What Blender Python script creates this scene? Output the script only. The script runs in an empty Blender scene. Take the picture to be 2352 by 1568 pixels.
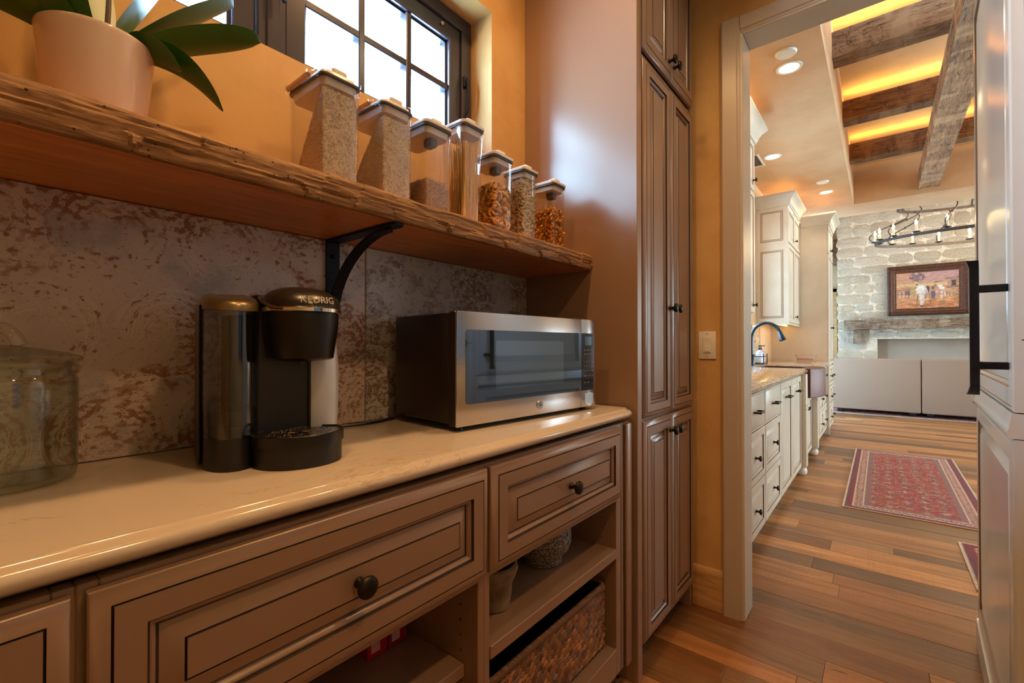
import bpy, bmesh, math, random
import numpy as np
from mathutils import Matrix, Vector
random.seed(7); rng = np.random.default_rng(7)
scene = bpy.context.scene
COL = scene.collection
pi = math.pi

# ------------------------------------------------------------------ camera
FPX = 1045.0
yaw = math.atan(846 / FPX); pitch = math.radians(0.5)
Fv = Vector((math.cos(yaw) * math.cos(pitch), math.sin(yaw) * math.cos(pitch), math.sin(pitch)))
Rv = Vector((math.sin(yaw), -math.cos(yaw), 0)); Uv = Rv.cross(Fv)
cam = bpy.data.cameras.new('camera'); cam.sensor_width = 36; cam.lens = 36 * FPX / 2352
cam.clip_start = 0.02; cam.clip_end = 200
camo = bpy.data.objects.new('camera', cam); COL.objects.link(camo)
camo.matrix_world = Matrix(((Rv.x, Uv.x, -Fv.x, 0), (Rv.y, Uv.y, -Fv.y, 0), (Rv.z, Uv.z, -Fv.z, 1.12), (0, 0, 0, 1)))
scene.camera = camo

# ------------------------------------------------------------------ world, big lights, exposure
vs = scene.view_settings
vs.view_transform = 'Standard'; vs.look = 'None'; vs.gamma = 1.0; vs.use_curve_mapping = False
vs.exposure = 0.14
w = bpy.data.worlds.new('sky'); scene.world = w; w.use_nodes = True
bg = w.node_tree.nodes['Background']
bg.inputs[0].default_value = (0.44, 0.73, 1.0, 1); bg.inputs[1].default_value = 50.0
scene.cycles.max_bounces = 6; scene.cycles.diffuse_bounces = 3; scene.cycles.glossy_bounces = 3
scene.cycles.transparent_max_bounces = 16; scene.cycles.transmission_bounces = 4
scene.cycles.sample_clamp_indirect = 6.0; scene.cycles.blur_glossy = 0.6
scene.cycles.caustics_reflective = False; scene.cycles.caustics_refractive = False

WARM = (1.0, 0.54, 0.21); WARM2 = (1.0, 0.70, 0.40); DAY = (0.60, 0.80, 1.0)
def area(name, loc, tgt, sx, sy, power, color, shape='RECTANGLE', spread=None):
    l = bpy.data.lights.new(name, 'AREA'); l.shape = shape; l.size = sx
    if shape in ('RECTANGLE', 'ELLIPSE'): l.size_y = sy
    l.energy = power; l.color = color
    if spread: l.spread = spread
    o = bpy.data.objects.new(name, l); COL.objects.link(o)
    d = Vector(tgt) - Vector(loc)
    o.location = loc; o.rotation_euler = d.to_track_quat('-Z', 'Y').to_euler()
    return o
# daylight portals in the window openings, one of them an added fill window
for nm, lc, tg, sx, sy in (('pantry_window_portal', (0.51, 1.28, 2.07), (0.51, 0, 2.07), 1.44, 0.52), ('sink_window_portal', (5.00, 1.30, 1.70), (5.00, 0, 1.70), 1.3, 1.2),
        ('added_window_portal', (0.95, -1.10, 1.6), (0.95, 0, 1.6), 0.88, 1.08), ('living_left_portal', (10.8, 1.80, 1.55), (10.8, 0, 1.55), 4.6, 2.6), ('great_room_portal', (6.4, -6.15, 1.7), (6.4, 0, 1.7), 5.5, 2.5), ('living_room_portal', (11.3, -6.15, 1.7), (11.3, 0, 1.7), 3.5, 2.5)):
    area(nm, lc, tg, sx, sy, 1, (1, 1, 1)).data.cycles.is_portal = True
# ------------------------------------------------------------------ node helpers
def srgb(r, g, b):
    f = lambda c: (c / 255 / 12.92) if c / 255 <= 0.04045 else ((c / 255 + 0.055) / 1.055) ** 2.4
    return (f(r), f(g), f(b), 1)
class E:
    """a tiny expression wrapper around shader sockets"""
    def __init__(s, t, sock): s.t = t; s.s = sock
    def op(s, o, *a):
        n = s.t.nodes.new('ShaderNodeMath'); n.operation = o
        for i, x in enumerate((s,) + a):
            if isinstance(x, E): s.t.links.new(x.s, n.inputs[i])
            else: n.inputs[i].default_value = x
        return E(s.t, n.outputs[0])
    def __add__(s, o): return s.op('ADD', o)
    def __sub__(s, o): return s.op('SUBTRACT', o)
    def __mul__(s, o): return s.op('MULTIPLY', o)
    def __truediv__(s, o): return s.op('DIVIDE', o)
    def smooth(s, a, b):
        n = s.t.nodes.new('ShaderNodeMapRange'); n.interpolation_type = 'SMOOTHSTEP'
        s.t.links.new(s.s, n.inputs[0]); n.inputs[1].default_value = a; n.inputs[2].default_value = b
        return E(s.t, n.outputs[0])
class Mat:
    def __init__(s, name):
        s.m = bpy.data.materials.new(name); s.m.use_nodes = True
        s.t = s.m.node_tree; s.b = s.t.nodes['Principled BSDF']
    def new(s, k): return s.t.nodes.new('ShaderNode' + k)
    def L(s, a, b): s.t.links.new(a.s if isinstance(a, E) else a, b)
    def pos(s): return s.new('NewGeometry').outputs['Position']
    def objc(s): return s.new('TexCoord').outputs['Object']
    def xyz(s, vec=None):
        n = s.new('SeparateXYZ'); s.L(vec if vec is not None else s.pos(), n.inputs[0])
        return [E(s.t, o) for o in n.outputs]
    def comb(s, x, y, z):
        n = s.new('CombineXYZ')
        for i, q in enumerate((x, y, z)):
            if isinstance(q, E): s.L(q, n.inputs[i])
            else: n.inputs[i].default_value = q
        return n.outputs[0]
    def scale(s, vec, sc, off=(0, 0, 0), rot=(0, 0, 0)):
        n = s.new('Mapping'); s.L(vec, n.inputs[0]); n.inputs[1].default_value = off
        n.inputs[2].default_value = rot; n.inputs[3].default_value = sc; return n.outputs[0]
    def noise(s, vec, sc=5, det=3, rough=0.55, dist=0.0):
        n = s.new('TexNoise'); s.L(vec, n.inputs['Vector']); n.inputs['Scale'].default_value = sc
        n.inputs['Detail'].default_value = det; n.inputs['Roughness'].default_value = rough
        n.inputs['Distortion'].default_value = dist; return E(s.t, n.outputs[0])
    def voro(s, vec, sc=5, feature='F1', out=0):
        n = s.new('TexVoronoi'); n.feature = feature; s.L(vec, n.inputs['Vector']); n.inputs['Scale'].default_value = sc
        return E(s.t, n.outputs[out])
    def ramp(s, fac, stops):
        n = s.new('ValToRGB'); s.L(fac, n.inputs[0]); r = n.color_ramp
        while len(r.elements) < len(stops): r.elements.new(0.5)
        for e, (p, c) in zip(r.elements, stops): e.position = p; e.color = c if len(c) == 4 else (*c, 1)
        return n.outputs[0]
    def mix(s, fac, a, b, mode='MIX'):
        n = s.new('Mix'); n.data_type = 'RGBA'; n.blend_type = mode
        for x, k in ((fac, 0), (a, 6), (b, 7)):
            if isinstance(x, E): s.L(x, n.inputs[k])
            elif isinstance(x, (int, float)): n.inputs[k].default_value = x
            elif isinstance(x, (tuple, list)): n.inputs[k].default_value = x if len(x) == 4 else (*x, 1)
            else: s.L(x, n.inputs[k])
        return n.outputs[2]
    def bump(s, h, strength=0.3, dist=0.002):
        n = s.new('Bump'); s.L(h, n.inputs['Height']); n.inputs['Strength'].default_value = strength
        n.inputs['Distance'].default_value = dist; s.L(n.outputs[0], s.b.inputs['Normal']); return s
    def color(s, c):
        if isinstance(c, (tuple, list)): s.b.inputs['Base Color'].default_value = c if len(c) == 4 else (*c, 1)
        else: s.L(c, s.b.inputs['Base Color'])
        return s
    def set(s, rough=None, metal=None, coat=None, spec=None, emit=None, es=0):
        if rough is not None: s.b.inputs['Roughness'].default_value = rough
        if metal is not None: s.b.inputs['Metallic'].default_value = metal
        if coat is not None: s.b.inputs['Coat Weight'].default_value = coat; s.b.inputs['Coat Roughness'].default_value = 0.1
        if spec is not None: s.b.inputs['Specular IOR Level'].default_value = spec
        if emit is not None: s.b.inputs['Emission Color'].default_value = emit; s.b.inputs['Emission Strength'].default_value = es
        return s
def plain(name, c, rough=0.5, metal=0.0, **k):
    return Mat(name).color(c).set(rough=rough, metal=metal, **k).m
def mottled(name, c1, c2, sc=6, rough=0.6, bump=0.15, bsc=40, bd=0.002, **k):
    m = Mat(name); p = m.pos()
    m.color(m.mix(m.noise(p, sc, 5, 0.6).smooth(0.3, 0.72), c1, c2)).set(rough=rough, **k)
    m.bump(m.noise(p, bsc, 4), bump, bd); return m.m
def clear(name, tint=(1, 1, 1, 1), edge=0.5, rough=0.02, base=0.03, gcol=(1, 1, 1, 1), etint=None):
    """thin clear plastic or glass: see-through face on, reflective at grazing angles"""
    m = Mat(name); t = m.t
    tr = m.new('BsdfTransparent'); tr.inputs[0].default_value = tint
    gl = m.new('BsdfGlossy'); gl.inputs['Roughness'].default_value = rough; gl.inputs[0].default_value = gcol
    lw = m.new('LayerWeight'); lw.inputs[0].default_value = 0.35
    f0 = E(t, lw.outputs['Facing']); f = f0 * f0 * f0 * edge + base
    if etint: m.L(m.mix(f0.smooth(0.35, 1.0), tint, etint), tr.inputs[0])
    mx = m.new('MixShader'); m.L(f, mx.inputs[0]); m.L(tr.outputs[0], mx.inputs[1]); m.L(gl.outputs[0], mx.inputs[2])
    t.links.new(mx.outputs[0], t.nodes['Material Output'].inputs[0]); return m.m
def wood(name, dark, mid, light, axis='X', sc=1.0, rough=0.65, bump=0.4, bd=0.003, worm=0.0, objrand=False, saw=False, coat=None, crack=0.0):
    m = Mat(name); p = m.pos()
    s = {'X': (1.2, 14, 14), 'Y': (14, 1.2, 14), 'Z': (14, 14, 1.2)}[axis]
    s = tuple(q * sc for q in s)
    if objrand:
        oi = m.new('ObjectInfo'); a = m.new('VectorMath'); a.operation = 'SCALE'
        a.inputs[0].default_value = (37, 53, 71); m.L(oi.outputs['Random'], a.inputs['Scale'])
        b = m.new('VectorMath'); m.L(p, b.inputs[0]); m.L(a.outputs[0], b.inputs[1]); p = b.outputs[0]
    q = m.scale(p, s)
    g = m.noise(q, 1.6, 6, 0.65, 0.6)
    fine = m.noise(m.scale(p, tuple(k * 5 for k in s)), 1.5, 4, 0.7)
    fac = g * 0.75 + fine * 0.25
    c = m.ramp(fac, [(0.30, dark), (0.5, mid), (0.72, light)])
    big = m.noise(p, 1.3 * sc, 3)
    c = m.mix(big.smooth(0.35, 0.7) * 0.35, c, dark)
    h = g * 0.7 + fine * 0.5
    if objrand:
        c = m.mix(1.0, c, m.new('ObjectInfo').outputs['Color'], 'MULTIPLY')
    if saw:
        st = m.noise(m.scale(p, (3, 150, 4) if axis == 'Y' else (150, 3, 4), rot=(0, 0, 0.5)), 1.0, 2)
        c = m.mix(st.smooth(0.5, 0.7) * 0.2, c, dark); h = h + st * 0.3
        kn = m.noise(m.scale(p, (5, 2.2, 5)), 2.2, 3, 0.6, 0.5)
        c = m.mix(kn.smooth(0.70, 0.76) * 0.85, c, (dark[0] * .25, dark[1] * .25, dark[2] * .25, 1))
    if crack:
        ax = {'X': (.35, 4, 4), 'Y': (4, .35, 4), 'Z': (4, 4, .35)}[axis]; ac = {'X': (3.0, .7, 1.2), 'Y': (.7, 3.0, 1.2), 'Z': (1, 1, 3)}[axis]
        l1 = (m.noise(m.scale(p, ax, (1, 2, 3)), crack, 4, 0.6) - 0.5).op('ABSOLUTE').smooth(0.016, 0.004) * m.noise(p, crack * .5, 2).smooth(0.42, 0.55)
        l2 = (m.noise(m.scale(p, ac, (5, 1, 2)), crack * .9, 3, 0.6) - 0.5).op('ABSOLUTE').smooth(0.014, 0.004) * m.noise(m.scale(p, (1, 1, 1), (7, 7, 7)), crack * .8, 2).smooth(0.50, 0.58)
        l1 = l1.op('MAXIMUM', l2); c = m.mix(l1 * 0.8, c, (dark[0] * .3, dark[1] * .3, dark[2] * .3, 1)); h = h - l1 * 1.5
        sl = m.noise(m.scale(p, tuple(q * .5 for q in ac), (3, 3, 3)), crack * .5, 2); c = m.mix(sl.smooth(.48, .62) * .45, c, light)
    if worm:
        v = m.voro(p, worm); d = m.noise(p, worm * .35, 1)
        hole = (v.smooth(0.16, 0.10)) * d.smooth(0.52, 0.56)
        c = m.mix(hole, c, (0.02, 0.012, 0.008, 1)); h = h - hole
    m.color(c).set(rough=rough, coat=coat); m.bump(h, bump, bd); return m.m
def vcol(name, rough=0.7, sc=0, bump=0.2, bd=0.002, **k):
    m = Mat(name); n = m.new('VertexColor'); n.layer_name = 'Col'
    m.color(n.outputs[0]).set(rough=rough, **k)
    if sc: m.bump(m.noise(m.pos(), sc, 3), bump, bd)
    return m.m
def emit(name, c, st):
    m = Mat(name); e = m.new('Emission'); e.inputs[0].default_value = (*c, 1); e.inputs[1].default_value = st
    m.t.links.new(e.outputs[0], m.t.nodes['Material Output'].inputs[0]); return m.m

# ------------------------------------------------------------------ mesh helpers
def rrect(x0, x1, y0, y1, r, n=4):
    pts = []
    for cx, cy, a0 in ((x1 - r, y1 - r, 0), (x0 + r, y1 - r, 90), (x0 + r, y0 + r, 180), (x1 - r, y0 + r, 270)):
        for i in range(n + 1):
            a = math.radians(a0 + 90 * i / n); pts.append((cx + r * math.cos(a), cy + r * math.sin(a)))
    return pts
class MB:
    def __init__(s): s.v = []; s.f = []; s.mi = []; s.c = []
    def add(s, vs, fs, mi=0, col=None, M=None):
        b = len(s.v)
        if M is not None: vs = [tuple(M @ Vector(q)) for q in vs]
        s.v += [tuple(q) for q in vs]; s.f += [tuple(b + i for i in q) for q in fs]; s.mi += [mi] * len(fs)
        s.c += ([col] * len(vs) if not isinstance(col, list) else col); return s
    def box(s, x0, x1, y0, y1, z0, z1, mi=0, col=None, M=None):
        v = [(x, y, z) for z in (z0, z1) for y in (y0, y1) for x in (x0, x1)]
        return s.add(v, [(0, 2, 3, 1), (4, 5, 7, 6), (0, 1, 5, 4), (2, 6, 7, 3), (0, 4, 6, 2), (1, 3, 7, 5)], mi, col, M)
    def rbox(s, x0, x1, y0, y1, z0, z1, r=0.004, seg=2, mi=0, col=None, M=None):
        bm = bmesh.new(); bmesh.ops.create_cube(bm, size=1)
        for q in bm.verts: q.co = ((x0 + x1) / 2 + q.co.x * (x1 - x0), (y0 + y1) / 2 + q.co.y * (y1 - y0), (z0 + z1) / 2 + q.co.z * (z1 - z0))
        r = min(r, (x1 - x0) * .49, (y1 - y0) * .49, (z1 - z0) * .49)
        bmesh.ops.bevel(bm, geom=bm.edges[:], offset=r, segments=seg, affect='EDGES', profile=0.5)
        bm.verts.index_update()
        v = [tuple(q.co) for q in bm.verts]; f = [tuple(q.index for q in p.verts) for p in bm.faces]; bm.free()
        return s.add(v, f, mi, col, M)
    def loft(s, loops, caps=(True, True), mi=0, closed=True, col=None, M=None):
        n = len(loops[0]); v = [q for l in loops for q in l]; f = []
        for k in range(len(loops) - 1):
            for i in range(n if closed else n - 1):
                j = (i + 1) % n; f.append((k * n + i, k * n + j, (k + 1) * n + j, (k + 1) * n + i))
        if caps[0]: f.append(tuple(reversed(range(n))))
        if caps[1]: f.append(tuple((len(loops) - 1) * n + i for i in range(n)))
        return s.add(v, f, mi, col, M)
    def prism(s, poly, z0, z1, mi=0, col=None, M=None):
        return s.loft([[(x, y, z0) for x, y in poly], [(x, y, z1) for x, y in poly]], mi=mi, col=col, M=M)
    def extx(s, prof, x0, x1, mi=0, caps=(True, True), M=None):      # profile of (y,z) extruded along x
        return s.loft([[(x0, y, z) for y, z in prof], [(x1, y, z) for y, z in prof]], caps, mi, M=M)
    def lathe(s, prof, seg=24, M=None, mi=0, col=None, caps=(True, True)):
        loops = [[(r * math.cos(2 * pi * i / seg), r * math.sin(2 * pi * i / seg), z) for i in range(seg)] for r, z in prof]
        return s.loft(loops, caps, mi, True, col, M)
    def tube(s, pts, r, seg=8, mi=0, col=None, caps=(True, True), flat=None, M=None):
        P = [Vector(q) for q in pts]; loops = []; up = Vector((0, 0, 1))
        for i, q in enumerate(P):
            t = (P[min(i + 1, len(P) - 1)] - P[max(i - 1, 0)]).normalized()
            if abs(t.dot(up)) > 0.96: up = Vector((1, 0, 0)) if abs(t.x) < 0.9 else Vector((0, 1, 0))
            a = t.cross(up).normalized(); b = a.cross(t).normalized(); up = b
            rr = r[i] if isinstance(r, (list, tuple)) else r
            ra, rb = (rr, rr) if flat is None else (rr, rr * flat)
            loops.append([tuple(q + a * ra * math.cos(2 * pi * k / seg) + b * rb * math.sin(2 * pi * k / seg)) for k in range(seg)])
        return s.loft(loops, caps, mi, True, col, M)
    def sphere(s, c, r, seg=10, rings=6, mi=0, col=None, M=None):
        rx, ry, rz = r if isinstance(r, (list, tuple)) else (r, r, r)
        v = [(c[0], c[1], c[2] - rz)]; f = []
        for k in range(1, rings):
            a = -pi / 2 + pi * k / rings
            for i in range(seg):
                t = 2 * pi * i / seg; v.append((c[0] + rx * math.cos(a) * math.cos(t), c[1] + ry * math.cos(a) * math.sin(t), c[2] + rz * math.sin(a)))
        v.append((c[0], c[1], c[2] + rz))
        for i in range(seg): f.append((0, 1 + (i + 1) % seg, 1 + i))
        for k in range(rings - 2):
            for i in range(seg):
                j = (i + 1) % seg; a = 1 + k * seg; f.append((a + i, a + j, a + seg + j, a + seg + i))
        a = 1 + (rings - 2) * seg
        for i in range(seg): f.append((a + i, a + (i + 1) % seg, len(v) - 1))
        return s.add(v, f, mi, col, M)
    def grid(s, P, mi=0, col=None):                                   # P[i][j] points
        n, m = len(P), len(P[0]); v = [q for r in P for q in r]
        f = [(i * m + j, i * m + j + 1, (i + 1) * m + j + 1, (i + 1) * m + j) for i in range(n - 1) for j in range(m - 1)]
        return s.add(v, f, mi, col)
    def mesh(s, name, mats, smooth=35, recalc=True):
        me = bpy.data.meshes.new(name); me.from_pydata(s.v, [], s.f)
        for q in (mats if isinstance(mats, (list, tuple)) else [mats]): me.materials.append(q)
        if any(s.mi): me.polygons.foreach_set('material_index', s.mi)
        if any(c is not None for c in s.c):
            a = me.color_attributes.new('Col', 'FLOAT_COLOR', 'POINT')
            a.data.foreach_set('color', np.array([(*c[:3], 1) if c is not None else (1, 1, 1, 1) for c in s.c], dtype=np.float32).ravel())
        if recalc or smooth:
            bm = bmesh.new(); bm.from_mesh(me)
            if recalc: bmesh.ops.recalc_face_normals(bm, faces=bm.faces)
            if smooth:
                ang = math.radians(smooth)
                for e in bm.edges:
                    if len(e.link_faces) == 2 and e.calc_face_angle(0) > ang: e.smooth = False
                for p in bm.faces: p.smooth = True
            bm.to_mesh(me); bm.free()
        me.update(); return me
    def build(s, name, mats, parent=None, smooth=35, W=None, recalc=True):
        me = s.mesh(name, mats, smooth, recalc)
        if W is None:
            c = np.array(s.v); lo = c.min(0); hi = c.max(0); o0 = Vector(((lo[0] + hi[0]) / 2, (lo[1] + hi[1]) / 2, lo[2]))
            me.transform(Matrix.Translation(-o0)); W = Matrix.Translation(o0)
        return place(name, me, parent, W)
def wm(o):
    m = o.matrix_basis.copy()
    return (wm(o.parent) @ o.matrix_parent_inverse @ m) if o.parent else m
def place(name, me, parent=None, W=Matrix.Identity(4)):
    o = bpy.data.objects.new(name, me); COL.objects.link(o); o.matrix_basis = W
    if parent is not None: o.parent = parent; o.matrix_parent_inverse = wm(parent).inverted()
    return o
def tag(o, label=None, cat=None, group=None, kind=None):
    if label: o['label'] = label
    if cat: o['category'] = cat
    if group: o['group'] = group
    if kind: o['kind'] = kind
    return o
def thing(name, loc, label, cat, group=None, rotz=0):
    o = bpy.data.objects.new(name, None); COL.objects.link(o); o.empty_display_size = 0.05
    o.matrix_basis = Matrix.Translation(loc) @ Matrix.Rotation(rotz, 4, 'Z'); return tag(o, label, cat, group)
def struct(name, mb, mats, parent=None, **k):
    o = mb.build(name, mats, parent, **k)
    if parent is None: o['kind'] = 'structure'
    return o
def sroot(name, loc):
    o = bpy.data.objects.new(name, None); COL.objects.link(o); o.empty_display_size = 0.05
    o.matrix_basis = Matrix.Translation(loc); o['kind'] = 'structure'; return o
def T(x, y, z, rz=0): return Matrix.Translation((x, y, z)) @ Matrix.Rotation(rz, 4, 'Z')
def text_mesh(txt, size, depth=0.0003, align='CENTER'):
    cu = bpy.data.curves.new('lettering', 'FONT'); cu.body = txt; cu.size = size; cu.extrude = depth; cu.align_x = align; cu.align_y = 'CENTER'
    cu.resolution_u = 3
    o = bpy.data.objects.new('lettering', cu); COL.objects.link(o)
    me = bpy.data.meshes.new_from_object(o.evaluated_get(bpy.context.evaluated_depsgraph_get()))
    bpy.data.objects.remove(o); bpy.data.curves.remove(cu); return me
def text(name, txt, size, W, m, parent, depth=0.0003):
    me = text_mesh(txt, size, depth); me.name = name; me.materials.clear(); me.materials.append(m); return place(name, me, parent, W)
FRONT = Matrix(((1, 0, 0, 0), (0, 0, -1, 0), (0, 1, 0, 0), (0, 0, 0, 1)))      # text plane turned to face -Y

# raised-panel front, local x 0..w, z 0..h, face at y = 0 looking to -y
PROF = [(0, -.019, 0), (0, -.009, 0), (.003, -.006, 0), (.018, -.0015, 0), (.022, -.0008, 0), (.0232, -.0035, 1), (.0252, 0, 1), (.060, 0, 0), (.0615, -.0045, 1), (.0640, -.0048, 1), (.0665, -.0045, 0), (.0700, -.0065, 0), (.0725, -.0115, 0),
        (.0745, -.0135, 1), (.0765, -.0130, 1), (.082, -.0115, 0), (.090, -.0085, 0), (.098, -.0050, 0), (.104, -.0032, 0), (.1052, -.0058, 1), (.1072, -.0022, 1)]
PROFK = [(0, -.019, 0), (0, -.003, 0), (.003, 0, 0), (.045, 0, 0), (.047, -.006, 1), (.054, -.008, 0), (.056, -.010, 1), (.078, -.002, 0), (.080, -.003, 1), (.082, -.001, 0)]
def panel(w, h, prof, k=1.0, kd=1.0, mb=None, off=(0, 0, 0)):
    mb = mb or MB(); loops = []
    for i, o, q in prof:
        i *= k; o *= kd
        loops.append([(off[0] + i, off[1] - o, off[2] + i), (off[0] + w - i, off[1] - o, off[2] + i), (off[0] + w - i, off[1] - o, off[2] + h - i), (off[0] + i, off[1] - o, off[2] + h - i)])
    st = len(mb.mi); mb.loft(loops, (True, True))
    for a in range(len(loops) - 1):
        for q in range(4): mb.mi[st + a * 4 + q] = prof[a + 1][2]
    return mb
# ------------------------------------------------------------------ materials
M = {}
M['plaster'] = mottled('warm_plaster', srgb(214, 172, 112), srgb(196, 150, 88), 3.5, 0.62, 0.25, 25, 0.004)
M['plaster_k'] = mottled('pale_plaster', srgb(214, 176, 136), srgb(200, 158, 116), 2.5, 0.6, 0.2, 18, 0.004)
M['taupe'] = plain('taupe_paint', srgb(152, 122, 102), 0.27, spec=0.8)
M['glaze'] = plain('dark_glaze', srgb(58, 40, 30), 0.5)
M['cream'] = mottled('cream_paint', srgb(214, 202, 184), srgb(204, 190, 170), 4, 0.33, 0.03, 60, 0.001)
M['cglaze'] = plain('brown_glaze', srgb(140, 108, 76), 0.5)
M['casing'] = plain('casing_paint', srgb(190, 172, 156), 0.30)
M['bronze'] = mottled('oil_rubbed_bronze', srgb(30, 26, 24), srgb(48, 40, 34), 40, 0.38, 0.05, 90, 0.001, metal=0.7)
M['iron'] = mottled('black_wrought_iron', srgb(22, 24, 28), srgb(34, 36, 42), 30, 0.5, 0.5, 120, 0.002, metal=0.6)
M['dark_frame'] = plain('dark_window_paint', srgb(60, 56, 68), 0.25)
M['glass'] = clear('clear_glass', (0.96, 0.98, 0.98, 1), 0.55, 0.01, 0.03)
M['solar'] = clear('solar_glass', (0.56, 0.51, 0.46, 1), 0.2, 0.02, 0.03); M['solar2'] = clear('clear_living_glass', (0.62, 0.57, 0.52, 1), 0.2, 0.02, 0.03); M['dim_fill2'] = clear('pale_tinted_glass', (0.30, 0.30, 0.30, 1), 0.2, 0.02, 0.02); M['dim_fill'] = clear('dim_fill_glass', (0.06, 0.06, 0.06, 1), 0.2, 0.02, 0.02)  # last one: near-opaque pane throttling the added window's daylight
M['white'] = plain('white_plastic', srgb(232, 226, 216), 0.35)
m = Mat('cream_quartz'); p = m.pos()
vn = m.noise(m.scale(p, (2.2, 5, 5), rot=(0, 0, 0.5)), 1.4, 6, 0.7, 1.2); vein = ((vn - 0.5).op('ABSOLUTE')).smooth(0.014, 0.0) * m.noise(p, 4, 2).smooth(0.45, 0.65)
m.color(m.mix(vein * 0.5, m.mix(m.noise(p, 5, 4), srgb(214, 200, 184), srgb(204, 188, 170)), srgb(168, 126, 84))).set(rough=0.12, coat=0.3); M['quartz'] = m.m
m = Mat('brown_granite'); p = m.pos()
g = m.noise(m.scale(p, (3, 6, 6), rot=(0, 0, 0.3)), 3, 6, 0.7, 1.0)
m.color(m.ramp(g, [(0.3, srgb(128, 96, 74)), (0.5, srgb(206, 178, 148)), (0.62, srgb(226, 206, 180)), (0.75, srgb(158, 112, 84))])).set(rough=0.1); M['granite'] = m.m
M['shelf'] = wood('hewn_shelf_wood', srgb(92, 62, 38), srgb(150, 108, 70), srgb(206, 164, 112), 'X', 2.6, 0.7, 0.8, 0.004, worm=85)
M['shelf_under'] = wood('planed_shelf_wood', srgb(170, 98, 44), srgb(204, 126, 62), srgb(224, 150, 86), 'X', 2.5, 0.42, 0.15, 0.002)
M['beam_y'] = wood('hewn_beam_cross', srgb(84, 56, 36), srgb(150, 108, 72), srgb(188, 148, 108), 'Y', 1.6, 0.75, 1.0, 0.02, crack=9)
M['beam_x'] = wood('hewn_beam_long', srgb(96, 64, 42), srgb(182, 138, 98), srgb(228, 184, 138), 'X', 1.6, 0.75, 1.0, 0.02, crack=9)
M['plank'] = wood('oak_planks', srgb(122, 86, 54), srgb(164, 120, 78), srgb(196, 150, 104), 'Y', 1.0, 0.38, 0.3, 0.0015, objrand=True, saw=True)
M['floorbase'] = wood('oak_floor_far', srgb(110, 76, 48), srgb(156, 112, 72), srgb(186, 142, 96), 'Y', 1.1, 0.4, 0.2, 0.001)
M['basewood'] = wood('baseboard_wood', srgb(150, 104, 60), srgb(196, 148, 94), srgb(214, 172, 118), 'Y', 1.6, 0.5, 0.2, 0.001)

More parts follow.
